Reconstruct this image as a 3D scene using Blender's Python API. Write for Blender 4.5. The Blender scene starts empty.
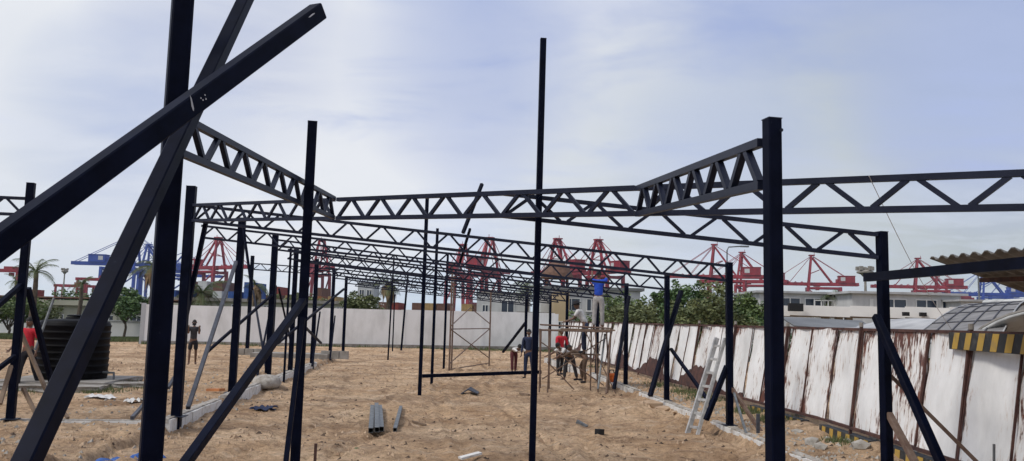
import bpy, bmesh, math, random
import numpy as np
from mathutils import Vector, Matrix, Euler

R = math.radians
random.seed(7)
rng = np.random.default_rng(7)
scene = bpy.context.scene
col = scene.collection

# ------------------------------------------------------------------ camera
F, CX, CY, HC = 821.0, 512.0, 230.5, 1.9
cam_data = bpy.data.cameras.new('camera')
cam = bpy.data.objects.new('camera', cam_data)
col.objects.link(cam)
cam_data.sensor_width = 36.0
cam_data.lens = F / 1024 * 36.0
cam_data.clip_start = 0.05
cam_data.clip_end = 9000
CAMROT = Euler((R(90 + 6.22), 0, 0)).to_matrix() @ Matrix.Rotation(R(1.4), 3, 'Z')
cam.matrix_world = Matrix.Translation((0, 0, HC)) @ CAMROT.to_4x4()
scene.camera = cam

# ------------------------------------------------------------------ world
SUN_EL, SUN_AZ = 50.0, 246.0          # compass angle the sun stands at (0 = +Y, clockwise)
world = bpy.data.worlds.new('World')
scene.world = world
world.use_nodes = True
wn, wl = world.node_tree.nodes, world.node_tree.links
wn.clear()
def N(t, **kw):
    n = wn.new(t)
    for k, v in kw.items(): setattr(n, k, v)
    return n
out = N('ShaderNodeOutputWorld')
bg_sky = N('ShaderNodeBackground'); bg_sky.inputs[1].default_value = 0.10
bg_cl = N('ShaderNodeBackground'); bg_cl.inputs[1].default_value = 1.0
sky = N('ShaderNodeTexSky', sky_type='NISHITA', sun_disc=False)
sky.sun_elevation = R(SUN_EL); sky.sun_rotation = R(SUN_AZ)
sky.air_density = 1.0; sky.dust_density = 2.0
wl.new(sky.outputs[0], bg_sky.inputs[0])
tc = N('ShaderNodeTexCoord')
sep = N('ShaderNodeSeparateXYZ'); wl.new(tc.outputs['Generated'], sep.inputs[0])
def wmath(op, a, b=None, c=None):
    m = N('ShaderNodeMath', operation=op)
    for i, v in enumerate((a, b, c)):
        if v is None: continue
        if isinstance(v, (int, float)): m.inputs[i].default_value = v
        else: wl.new(v, m.inputs[i])
    return m.outputs[0]
zc = wmath('ADD', wmath('MAXIMUM', sep.outputs[2], 0.0), 0.16)
comb = N('ShaderNodeCombineXYZ')
wl.new(wmath('DIVIDE', sep.outputs[0], zc), comb.inputs[0])
wl.new(wmath('DIVIDE', sep.outputs[1], zc), comb.inputs[1])
def cloud_noise(rot, scl, loc, scale, detail, rough, dist=0.0):
    mp = N('ShaderNodeMapping')
    mp.inputs['Rotation'].default_value = (0, 0, R(rot)); mp.inputs['Scale'].default_value = scl
    mp.inputs['Location'].default_value = loc
    wl.new(comb.outputs[0], mp.inputs[0])
    t = N('ShaderNodeTexNoise'); t.inputs['Scale'].default_value = scale
    t.inputs['Detail'].default_value = detail; t.inputs['Roughness'].default_value = rough
    t.inputs['Distortion'].default_value = dist
    wl.new(mp.outputs[0], t.inputs['Vector'])
    return t.outputs['Fac']
def wramp(fac, stops):
    r = N('ShaderNodeValToRGB'); r.color_ramp.interpolation = 'EASE'
    el = r.color_ramp.elements
    while len(el) < len(stops): el.new(0.5)
    for e, (p, c) in zip(el, stops):
        e.position = p; e.color = (*c, 1)
    wl.new(fac, r.inputs[0]); return r.outputs[0]
big = cloud_noise(28, (0.55, 1.0, 1), (2.3, 0.4, 0), 0.62, 5, 0.45, 0.3)
mid = cloud_noise(20, (0.8, 1.3, 1), (7.1, 3.0, 0), 2.1, 9, 0.56, 0.35)
tot = wmath('ADD', wmath('MULTIPLY', big, 0.74), wmath('MULTIPLY', mid, 0.26))
cl = wramp(tot, [(0.37, (0.25, 0.31, 0.53)), (0.45, (0.35, 0.40, 0.565)), (0.505, (0.45, 0.49, 0.62)), (0.57, (0.575, 0.595, 0.64))])
# the cloud deck greys toward the horizon
hz = wramp(sep.outputs[2], [(0.0, (0.46, 0.54, 0.60)), (0.12, (0.58, 0.63, 0.69)), (0.3, (1, 1, 1))])
hzf = wramp(sep.outputs[2], [(0.0, (0.8, 0.8, 0.8)), (0.10, (0.45, 0.45, 0.45)), (0.26, (0, 0, 0))])
mix = N('ShaderNodeMix', data_type='RGBA'); 
wl.new(hzf, mix.inputs[0]); wl.new(cl, mix.inputs[6]); wl.new(hz, mix.inputs[7])
def blob(px, py, width, colr, amount, src):
    d = (CAMROT @ Vector(((px - CX) / F, (CY - py) / F, -1.0))).normalized()
    dp = N('ShaderNodeVectorMath', operation='DOT_PRODUCT'); wl.new(tc.outputs['Generated'], dp.inputs[0]); dp.inputs[1].default_value = d
    c0 = math.cos(R(width))
    f = wmath('DIVIDE', wmath('SUBTRACT', dp.outputs['Value'], c0), 1 - c0)
    f = wmath('MAXIMUM', f, 0.0); f = wmath('MULTIPLY', f, wmath('ADD', wmath('MULTIPLY', mid, 2.2), -0.45))
    f = wmath('MINIMUM', wmath('MAXIMUM', wmath('MULTIPLY', f, amount), 0.0), 0.95)
    m_ = N('ShaderNodeMix', data_type='RGBA'); wl.new(f, m_.inputs[0]); wl.new(src, m_.inputs[6]); m_.inputs[7].default_value = (*colr, 1)
    return m_.outputs[2]
src = mix.outputs[2]
src = blob(290, 120, 15, (0.60, 0.615, 0.645), 2.0, src)
src = blob(40, 60, 14, (0.60, 0.615, 0.645), 1.7, src)
src = blob(60, 190, 12, (0.52, 0.55, 0.60), 1.2, src)
src = blob(600, 130, 12, (0.55, 0.57, 0.62), 1.5, src)
src = blob(820, 60, 13, (0.44, 0.475, 0.57), 0.6, src)
src = blob(230, 40, 9, (0.36, 0.40, 0.53), 0.9, src)
src = blob(960, 230, 18, (0.34, 0.375, 0.40), 1.2, src)
src = blob(700, 225, 16, (0.44, 0.475, 0.50), 1.0, src)
src = blob(470, 70, 9, (0.33, 0.38, 0.54), 1.1, src)
src = blob(990, 95, 9, (0.32, 0.375, 0.56), 1.2, src)
src = blob(140, 120, 8, (0.37, 0.42, 0.56), 0.9, src)
src = blob(720, 170, 8, (0.36, 0.41, 0.56), 0.8, src)
wl.new(src, bg_cl.inputs[0])
cover = wramp(tot, [(0.30, (0.86, 0.86, 0.86)), (0.5, (0.97, 0.97, 0.97))])
ms = N('ShaderNodeMixShader')
wl.new(cover, ms.inputs[0]); wl.new(bg_sky.outputs[0], ms.inputs[1]); wl.new(bg_cl.outputs[0], ms.inputs[2])
wl.new(ms.outputs[0], out.inputs[0])

# ------------------------------------------------------------------ sun
sd = bpy.data.lights.new('sun', 'SUN'); sd.energy = 1.5; sd.angle = R(14); sd.color = (1.0, 0.95, 0.88)
sun = bpy.data.objects.new('sun', sd); col.objects.link(sun)
sv = Vector((math.sin(R(SUN_AZ)) * math.cos(R(SUN_EL)), math.cos(R(SUN_AZ)) * math.cos(R(SUN_EL)), math.sin(R(SUN_EL))))
sun.rotation_euler = sv.to_track_quat('Z', 'Y').to_euler()
sun.location = (-20, -20, 40)

vs = scene.view_settings
vs.view_transform = 'Standard'; vs.look = 'None'; vs.gamma = 1.0; vs.use_curve_mapping = False; vs.exposure = 0.48

# ------------------------------------------------------------------ helpers
def ray(px, py):
    return CAMROT @ Vector(((px - CX) / F, (CY - py) / F, -1.0))
def at(px, py, Y):
    d = ray(px, py); t = Y / d.y
    return Vector((d.x * t, Y, HC + d.z * t))
def gnd(px, py, z=0.0):
    d = ray(px, py); t = (z - HC) / d.z
    return Vector((d.x * t, d.y * t, z))

def tag(o, label=None, cat=None, group=None, kind=None):
    if label: o['label'] = label
    if cat: o['category'] = cat
    if group: o['group'] = group
    if kind: o['kind'] = kind
    return o
def wloc(o):
    v = Vector((0, 0, 0))
    while o is not None:
        v += o.location; o = o.parent
    return v
def empty(name, loc, label, cat, group=None):
    e = bpy.data.objects.new(name, None); col.objects.link(e)
    e.location = loc; e.empty_display_size = 0.2
    return tag(e, label, cat, group)

class MB:
    def __init__(s): s.v = []; s.f = []; s.mi = []; s.m = 0
    def add(s, vs_, fs):
        n = len(s.v); s.v += [tuple(v) for v in vs_]; s.f += [tuple(i + n for i in f) for f in fs]
        s.mi += [s.m] * len(fs); return s
    def box(s, c, size, rz=0.0, M=None):
        hx, hy, hz = size[0] / 2, size[1] / 2, size[2] / 2
        m = M if M is not None else Matrix.Rotation(rz, 3, 'Z'); c = Vector(c)
        P = [c + m @ Vector((x * hx, y * hy, z * hz)) for z in (-1, 1) for y in (-1, 1) for x in (-1, 1)]
        return s.add(P, [(0, 2, 3, 1), (4, 5, 7, 6), (0, 1, 5, 4), (2, 6, 7, 3), (0, 4, 6, 2), (1, 3, 7, 5)])
    def beam(s, a, b, w, h=None, roll=0.0, bev=0.0):
        """square section bar a->b"""
        h = h or w; a, b = Vector(a), Vector(b); d = (b - a).normalized()
        up = Vector((0, 0, 1)) if abs(d.z) < 0.95 else Vector((0, 1, 0))
        x = d.cross(up).normalized(); y = x.cross(d).normalized()
        if roll:
            q = Matrix.Rotation(roll, 3, d); x = q @ x; y = q @ y
        if bev > 0:
            pr = []
            for sx, sy in ((-1, -1), (1, -1), (1, 1), (-1, 1)):
                p1 = (sx * (w / 2 - bev), sy * h / 2); p2 = (sx * w / 2, sy * (h / 2 - bev))
                pr += [p1, p2] if sx * sy > 0 else [p2, p1]
            # order: each corner in turn, counter clockwise
            pr.sort(key=lambda p: math.atan2(p[1], p[0]))
        else:
            pr = [(-w / 2, -h / 2), (w / 2, -h / 2), (w / 2, h / 2), (-w / 2, h / 2)]
        n = len(pr)
        P = [e + x * p + y * q_ for e in (a, b) for p, q_ in pr]
        fs = [tuple(range(n - 1, -1, -1)), tuple(range(n, 2 * n))] + [(i, (i + 1) % n, n + (i + 1) % n, n + i) for i in range(n)]
        return s.add(P, fs)
    def tube(s, pts, r, n=8, cap=True):
        pts = [Vector(p) for p in pts]; rr = r if isinstance(r, (list, tuple)) else [r] * len(pts)
        P = []; prev = None
        for i, p in enumerate(pts):
            d = (pts[min(i + 1, len(pts) - 1)] - pts[max(i - 1, 0)]).normalized()
            if prev is None:
                prev = d.orthogonal().normalized()
            x = (prev - d * prev.dot(d)).normalized(); y = d.cross(x); prev = x
            P += [p + (x * math.cos(2 * math.pi * k / n) + y * math.sin(2 * math.pi * k / n)) * rr[i] for k in range(n)]
        fs = []
        for i in range(len(pts) - 1):
            for k in range(n):
                fs.append((i * n + k, i * n + (k + 1) % n, (i + 1) * n + (k + 1) % n, (i + 1) * n + k))
        if cap:
            fs.append(tuple(range(n - 1, -1, -1))); fs.append(tuple((len(pts) - 1) * n + k for k in range(n)))
        return s.add(P, fs)
    def lathe(s, c, prof, n=32):
        c = Vector(c)
        P = [c + Vector((r * math.cos(2 * math.pi * k / n), r * math.sin(2 * math.pi * k / n), z)) for r, z in prof for k in range(n)]
        fs = [(i * n + k, i * n + (k + 1) % n, (i + 1) * n + (k + 1) % n, (i + 1) * n + k) for i in range(len(prof) - 1) for k in range(n)]
        fs.append(tuple(range(n - 1, -1, -1))); fs.append(tuple((len(prof) - 1) * n + k for k in range(n)))
        return s.add(P, fs)
    def quad(s, a, b, c, d): return s.add([a, b, c, d], [(0, 1, 2, 3)])
    def rock(s, c, r, sq=0.7):
        bm = bmesh.new(); bmesh.ops.create_icosphere(bm, subdivisions=1, radius=1)
        c = Vector(c); a = random.random() * 6; ax = Matrix.Rotation(a, 3, 'Z')
        sc = Vector((random.uniform(0.8, 1.4), random.uniform(0.6, 1.1), random.uniform(0.5, 0.9) * sq)) * r
        vs_ = [c + ax @ Vector([v.co[i] * sc[i] * random.uniform(0.75, 1.15) for i in range(3)]) for v in bm.verts]
        fs = [tuple(v.index for v in f.verts) for f in bm.faces]; bm.free()
        return s.add(vs_, fs)
    def build(s, name, mat, parent=None, smooth=False, loc=None, label=None, cat=None, group=None, kind=None, origin=None):
        me = bpy.data.meshes.new(name)
        if parent is None:
            if loc is None:
                a = np.array(s.v)
                o = Vector(((a[:, 0].min() + a[:, 0].max()) / 2, (a[:, 1].min() + a[:, 1].max()) / 2, a[:, 2].min()))
            else: o = Vector(loc)
        else: o = wloc(parent) if origin is None else Vector(origin)
        ox, oy, oz = o
        me.from_pydata([(x - ox, y - oy, z - oz) for x, y, z in s.v], [], s.f)
        for m in (mat if isinstance(mat, (list, tuple)) else [mat]): me.materials.append(m)
        if isinstance(mat, (list, tuple)): me.polygons.foreach_set('material_index', s.mi)
        if smooth: me.polygons.foreach_set('use_smooth', [True] * len(me.polygons))
        me.update()
        ob = bpy.data.objects.new(name, me); col.objects.link(ob)
        if parent is None: ob.location = o
        else: ob.parent = parent; 
        return tag(ob, label, cat, group, kind)

def copy_tree(o, kids, parent=None):
    c = o.copy(); col.objects.link(c); c.parent = parent
    for ch in kids.get(o, []): copy_tree(ch, kids, c)
    return c
def kid_map(root):
    m = {}
    for o in col.objects:
        if o.parent: m.setdefault(o.parent, []).append(o)
    return m

# ------------------------------------------------------------------ materials
def mat(name, base, rough=0.7, metal=0.0, var=0.0, scale=4.0, bump=0.0, bscale=30.0, spec=None, col2=None, stretch=(1, 1, 1), detail=6, lo=0.35, hi=0.65, coord='Object', extra=None, trans=0.0):
    m = bpy.data.materials.new(name); m.use_nodes = True
    nt = m.node_tree; nd, lk = nt.nodes, nt.links
    b = nd['Principled BSDF']
    b.inputs['Base Color'].default_value = (*base, 1); b.inputs['Roughness'].default_value = rough; b.inputs['Metallic'].default_value = metal
    if spec is not None: b.inputs['Specular IOR Level'].default_value = spec
    t = nd.new('ShaderNodeTexCoord'); mp = nd.new('ShaderNodeMapping'); mp.inputs['Scale'].default_value = stretch
    lk.new(t.outputs[coord], mp.inputs[0])
    if var or col2:
        c2 = col2 or tuple(min(1, c * (1 + var)) for c in base)
        c1 = base if col2 else tuple(c * (1 - var) for c in base)
        n = nd.new('ShaderNodeTexNoise'); n.inputs['Scale'].default_value = scale; n.inputs['Detail'].default_value = detail; n.inputs['Roughness'].default_value = 0.6
        lk.new(mp.outputs[0], n.inputs['Vector'])
        r = nd.new('ShaderNodeValToRGB'); r.color_ramp.elements[0].position = lo; r.color_ramp.elements[1].position = hi
        r.color_ramp.elements[0].color = (*c1, 1); r.color_ramp.elements[1].color = (*c2, 1)
        lk.new(n.outputs['Fac'], r.inputs[0]); lk.new(r.outputs[0], b.inputs['Base Color'])
    if bump:
        n2 = nd.new('ShaderNodeTexNoise'); n2.inputs['Scale'].default_value = bscale; n2.inputs['Detail'].default_value = 5
        lk.new(mp.outputs[0], n2.inputs['Vector'])
        bp = nd.new('ShaderNodeBump'); bp.inputs['Strength'].default_value = bump; bp.inputs['Distance'].default_value = 0.02
        lk.new(n2.outputs['Fac'], bp.inputs['Height']); lk.new(bp.outputs[0], b.inputs['Normal'])
    return m

M = {}
M['steel'] = mat('navy_painted_steel', (0.0010, 0.0020, 0.0080), 0.5, col2=(0.0030, 0.0050, 0.0165), scale=5, detail=12, spec=0.055)
M['truss_steel'] = mat('navy_sky_lightened_steel', (0.006, 0.0085, 0.020), 0.45, col2=(0.014, 0.018, 0.036), scale=2.5, detail=8, spec=0.18)  # reflected sky put into a lighter base colour than on the posts
def scratches(m, thr=0.66, colr=(0.035, 0.04, 0.055)):
    # small chips and chalky rubs on top of the paint
    nd, lk = m.node_tree.nodes, m.node_tree.links; b = nd['Principled BSDF']
    src_ = b.inputs['Base Color'].links[0].from_socket
    t = nd.new('ShaderNodeTexCoord'); mp = nd.new('ShaderNodeMapping'); mp.inputs['Scale'].default_value = (1, 1, .5); lk.new(t.outputs['Object'], mp.inputs[0])
    n = nd.new('ShaderNodeTexNoise'); n.inputs['Scale'].default_value = 22; n.inputs['Detail'].default_value = 9; n.inputs['Roughness'].default_value = 0.75; lk.new(mp.outputs[0], n.inputs['Vector'])
    r = nd.new('ShaderNodeValToRGB'); r.color_ramp.elements[0].position = thr; r.color_ramp.elements[0].color = (0, 0, 0, 1); r.color_ramp.elements[1].position = thr + .05; r.color_ramp.elements[1].color = (.8, .8, .8, 1)
    lk.new(n.outputs['Fac'], r.inputs[0])
    x = nd.new('ShaderNodeMix'); x.data_type = 'RGBA'; lk.new(r.outputs[0], x.inputs[0]); lk.new(src_, x.inputs[6]); x.inputs[7].default_value = (*colr, 1)
    lk.new(x.outputs[2], b.inputs['Base Color'])
scratches(M['steel'], 0.64, (0.022, 0.026, 0.040)); scratches(M['truss_steel'], 0.63, (0.05, 0.055, 0.07))
M['steel_worn'] = mat('worn_navy_steel', (0.010, 0.014, 0.028), 0.5, col2=(0.05, 0.055, 0.07), scale=14, detail=8, lo=0.55, hi=0.78, spec=0.2)
M['scuff'] = mat('grey_primer_scuff', (0.42, 0.43, 0.45), 0.7, var=0.2)
M['grey_steel'] = mat('grey_primed_steel', (0.045, 0.05, 0.065), 0.5, var=0.3, scale=8)
M['brown_steel'] = mat('rusty_scaffold_steel', (0.10, 0.055, 0.038), 0.8, col2=(0.17, 0.12, 0.09), scale=9)
M['wood'] = mat('weathered_timber', (0.13, 0.085, 0.055), 0.85, col2=(0.24, 0.17, 0.115), scale=6, stretch=(1, 1, 0.15))
M['galv'] = mat('galvanised_steel', (0.13, 0.14, 0.145), 0.55, metal=0.3, var=0.35, scale=9)
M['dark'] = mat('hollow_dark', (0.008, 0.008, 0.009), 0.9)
M['alu'] = mat('scuffed_aluminium', (0.42, 0.42, 0.41), 0.55, metal=0.2, var=0.25, scale=10)
M['white_block'] = mat('whitewashed_block', (0.62, 0.61, 0.58), 0.9, col2=(0.36, 0.31, 0.25), scale=5, lo=0.5, hi=0.72, bump=0.5, bscale=25)
M['block_top'] = mat('grey_mortar', (0.22, 0.19, 0.16), 0.95, col2=(0.46, 0.43, 0.38), scale=7, bump=0.6)
M['concrete'] = mat('dirty_concrete', (0.19, 0.17, 0.145), 0.92, col2=(0.32, 0.30, 0.27), scale=3, bump=0.4)
M['rock'] = mat('pale_rubble', (0.22, 0.20, 0.17), 0.95, col2=(0.42, 0.40, 0.36), scale=5, bump=0.5, bscale=12)
M['far_wall'] = mat('white_render', (0.60, 0.60, 0.585), 0.9, col2=(0.76, 0.76, 0.75), scale=1.1, detail=10, stretch=(1, 1, .45), lo=.3, hi=.55)
M['white_paint'] = mat('white_painted_wall', (0.62, 0.62, 0.60), 0.85, var=0.07, scale=0.6)
M['wall_offwhite'] = mat('off_white_weathered_wall', (0.42, 0.42, 0.41), 0.88, col2=(0.56, 0.56, 0.55), scale=1.2, detail=9, stretch=(1, 1, .4))
M['grey_paint'] = mat('grey_painted_wall', (0.40, 0.41, 0.42), 0.85, var=0.08, scale=0.6)
M['cream_paint'] = mat('cream_painted_wall', (0.36, 0.35, 0.27), 0.88, var=0.12, scale=0.5)
M['beige_paint'] = mat('beige_painted_wall', (0.45, 0.34, 0.20), 0.88, var=0.1, scale=0.5)
M['tile_brown'] = mat('brown_roof_sheet', (0.14, 0.075, 0.05), 0.85, var=0.25, scale=2)
M['roof_grey'] = mat('grey_roof_sheet', (0.13, 0.135, 0.135), 0.7, var=0.25, scale=0.8, stretch=(1, 0.3, 1))
M['roof_pale'] = mat('pale_roof_sheet', (0.45, 0.45, 0.44), 0.6, col2=(0.26, 0.26, 0.26), scale=0.9, detail=8)
M['roof_dark_grid'] = mat('dark_vault_sheet', (0.12, 0.115, 0.11), 0.75, col2=(0.24, 0.23, 0.22), scale=2.2)
M['glass'] = mat('dark_window_glass', (0.02, 0.03, 0.05), 0.12, spec=0.6)
M['red_crane'] = mat('red_crane_paint', (0.24, 0.009, 0.020), 0.6, var=0.25, scale=0.2)
M['blue_crane'] = mat('blue_crane_paint', (0.015, 0.055, 0.30), 0.6, var=0.15, scale=0.2)
M['cable'] = mat('dark_cable', (0.06, 0.06, 0.07), 0.7)
M['red_cont'] = mat('red_container', (0.20, 0.03, 0.02), 0.75, var=0.3, scale=1)
M['orange_cont'] = mat('orange_container', (0.27, 0.10, 0.03), 0.75, var=0.25, scale=1)
M['tan_cont'] = mat('tan_container', (0.34, 0.22, 0.09), 0.75, var=0.2, scale=1)
M['blue_cont'] = mat('blue_container', (0.02, 0.07, 0.25), 0.75, var=0.2, scale=1)
M['white_cont'] = mat('white_container', (0.5, 0.5, 0.5), 0.75, var=0.1, scale=1)
M['brown_cont'] = mat('brown_container', (0.13, 0.06, 0.04), 0.75, var=0.2, scale=1)
M['black_plastic'] = mat('black_tank_plastic', (0.003, 0.003, 0.004), 0.55, var=0.4, scale=3, spec=0.09)
M['leaf_a'] = mat('mid_green_leaf', (0.045, 0.085, 0.022), 0.6, col2=(0.14, 0.19, 0.05), scale=1.6, detail=3)
M['leaf_b'] = mat('deep_green_leaf', (0.032, 0.078, 0.024), 0.6, col2=(0.11, 0.18, 0.05), scale=1.6, detail=3)
M['leaf_c'] = mat('olive_leaf', (0.065, 0.085, 0.028), 0.65, col2=(0.17, 0.19, 0.07), scale=2.0, detail=3)
M['frond'] = mat('palm_frond', (0.035, 0.06, 0.018), 0.6, col2=(0.10, 0.12, 0.03), scale=1.2)
M['dead_frond'] = mat('dry_palm_frond', (0.16, 0.10, 0.055), 0.85, col2=(0.26, 0.18, 0.09), scale=2)
M['bark'] = mat('grey_brown_bark', (0.09, 0.07, 0.05), 0.95, var=0.35, scale=6, bump=0.6)
M['grass'] = mat('grass_blade', (0.05, 0.085, 0.022), 0.8, col2=(0.12, 0.13, 0.05), scale=1.5)
M['flower'] = mat('pale_blossom', (0.6, 0.58, 0.55), 0.8)
M['skin'] = mat('dark_brown_skin', (0.13, 0.068, 0.042), 0.55)
M['hair'] = mat('black_hair', (0.008, 0.007, 0.007), 0.8)
M['eye'] = mat('eye_white', (0.5, 0.48, 0.45), 0.4)
M['mouth'] = mat('lip', (0.04, 0.012, 0.01), 0.6)
def cloth(n, c): return mat(n, c, 0.9, var=0.18, scale=12)
M['c_blue'] = cloth('royal_blue_cloth', (0.012, 0.06, 0.42)); M['c_grey'] = cloth('pale_grey_cloth', (0.32, 0.31, 0.30))
M['c_white'] = cloth('off_white_cloth', (0.55, 0.54, 0.52)); M['c_red'] = cloth('red_cloth', (0.48, 0.015, 0.03))
M['c_black'] = cloth('black_cloth', (0.010, 0.010, 0.014)); M['c_navy'] = cloth('navy_cloth', (0.012, 0.02, 0.055))
M['c_brown'] = cloth('brown_cloth', (0.08, 0.05, 0.032)); M['c_maroon'] = cloth('maroon_cloth', (0.09, 0.02, 0.025))
M['c_char'] = cloth('charcoal_cloth', (0.035, 0.035, 0.04)); M['c_shoe'] = cloth('pale_shoe', (0.45, 0.44, 0.42))
M['orange'] = cloth('orange_plastic', (0.6, 0.13, 0.02)); M['tarp_blue'] = cloth('blue_tarp_cloth', (0.05, 0.12, 0.34)); M['tarp_pale'] = cloth('pale_blue_cloth', (0.28, 0.36, 0.45))
M['terracotta'] = mat('orange_clay_tile', (0.40, 0.16, 0.06), 0.85, var=0.2)
M['clod'] = mat('sandy_clod', (0.30, 0.20, 0.125), 0.97, col2=(0.50, 0.37, 0.25), scale=1.2)

def sand_material():
    m = bpy.data.materials.new('sandy_earth'); m.use_nodes = True
    nt = m.node_tree; nd, lk = nt.nodes, nt.links; b = nd['Principled BSDF']
    b.inputs['Roughness'].default_value = 0.97; b.inputs['Specular IOR Level'].default_value = 0.15
    t = nd.new('ShaderNodeTexCoord')
    def noise(scale, detail, rough=0.6, st=(1, 1, 1), rot=0):
        mp = nd.new('ShaderNodeMapping'); mp.inputs['Scale'].default_value = st; mp.inputs['Rotation'].default_value = (0, 0, rot)
        lk.new(t.outputs['Object'], mp.inputs[0])
        n = nd.new('ShaderNodeTexNoise'); n.inputs['Scale'].default_value = scale; n.inputs['Detail'].default_value = detail; n.inputs['Roughness'].default_value = rough
        lk.new(mp.outputs[0], n.inputs['Vector']); return n.outputs['Fac']
    def ramp(f, st):
        r = nd.new('ShaderNodeValToRGB'); el = r.color_ramp.elements
        while len(el) < len(st): el.new(0.5)
        for e, (p, c) in zip(el, st): e.position = p; e.color = (*c, 1)
        lk.new(f, r.inputs[0]); return r.outputs[0]
    def mx(f, a, b_, mode='MIX'):
        x = nd.new('ShaderNodeMix'); x.data_type = 'RGBA'; x.blend_type = mode
        if isinstance(f, float): x.inputs[0].default_value = f
        else: lk.new(f, x.inputs[0])
        lk.new(a, x.inputs[6])
        if isinstance(b_, tuple): x.inputs[7].default_value = (*b_, 1)
        else: lk.new(b_, x.inputs[7])
        return x.outputs[2]
    c = ramp(noise(0.45, 6), [(0.3, (0.40, 0.255, 0.145)), (0.5, (0.52, 0.36, 0.225)), (0.7, (0.64, 0.47, 0.31))])
    # damp darker patches, finer grain with painted crevice shade, pale trampled streaks
    c = mx(ramp(noise(1.7, 8, 0.7), [(0.50, (0, 0, 0)), (0.64, (0.72, 0.72, 0.72))]), c, (0.24, 0.158, 0.10))
    c = mx(ramp(noise(0.33, 9, 0.68, (1, 1.6, 1), 0.5), [(0.50, (0, 0, 0)), (0.60, (0.55, 0.55, 0.55))]), c, (0.22, 0.135, 0.08))
    c = mx(ramp(noise(24, 4, 0.8), [(0.63, (0, 0, 0)), (0.70, (0.8, 0.8, 0.8))]), c, (0.13, 0.088, 0.06))
    c = mx(ramp(noise(3.0, 6, 0.65, (0.35, 1.5, 1), 0.1), [(0.55, (0, 0, 0)), (0.72, (0.6, 0.6, 0.6))]), c, (0.58, 0.47, 0.36))
    c = mx(0.8, c, ramp(noise(11, 7, 0.75), [(0.36, (0.50, 0.46, 0.42)), (0.46, (1.0, 1.0, 1.0)), (0.66, (1.4, 1.4, 1.4))]), 'MULTIPLY')  # clod speckle, with the shade of crevices painted into the colour
    c = mx(0.7, c, ramp(noise(4.2, 6, 0.7), [(0.34, (0.60, 0.57, 0.54)), (0.44, (1.0, 1.0, 1.0)), (0.7, (1.3, 1.3, 1.3))]), 'MULTIPLY')  # coarser pass of the painted crevice shade
    c = mx(0.35, c, ramp(noise(70, 3, 0.7), [(0.3, (0.6, 0.6, 0.6)), (0.7, (1.3, 1.3, 1.3))]), 'MULTIPLY')
    # grass beyond the site
    at_ = nd.new('ShaderNodeAttribute'); at_.attribute_name = 'zone'
    gcol = ramp(noise(2.0, 6), [(0.35, (0.045, 0.06, 0.022)), (0.65, (0.12, 0.12, 0.055))])
    c = mx(at_.outputs['Fac'], c, gcol)
    lk.new(c, b.inputs['Base Color'])
    bp = nd.new('ShaderNodeBump'); bp.inputs['Strength'].default_value = 1.0; bp.inputs['Distance'].default_value = 0.09
    ad = nd.new('ShaderNodeMath'); ad.operation = 'ADD'; lk.new(noise(9, 8, 0.75), ad.inputs[0])
    m2 = nd.new('ShaderNodeMath'); m2.operation = 'MULTIPLY'; m2.inputs[1].default_value = 0.5; lk.new(noise(38, 5, 0.7), m2.inputs[0]); lk.new(m2.outputs[0], ad.inputs[1])
    lk.new(ad.outputs[0], bp.inputs['Height']); lk.new(bp.outputs[0], b.inputs['Normal'])
    return m
M['sand'] = sand_material()

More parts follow.
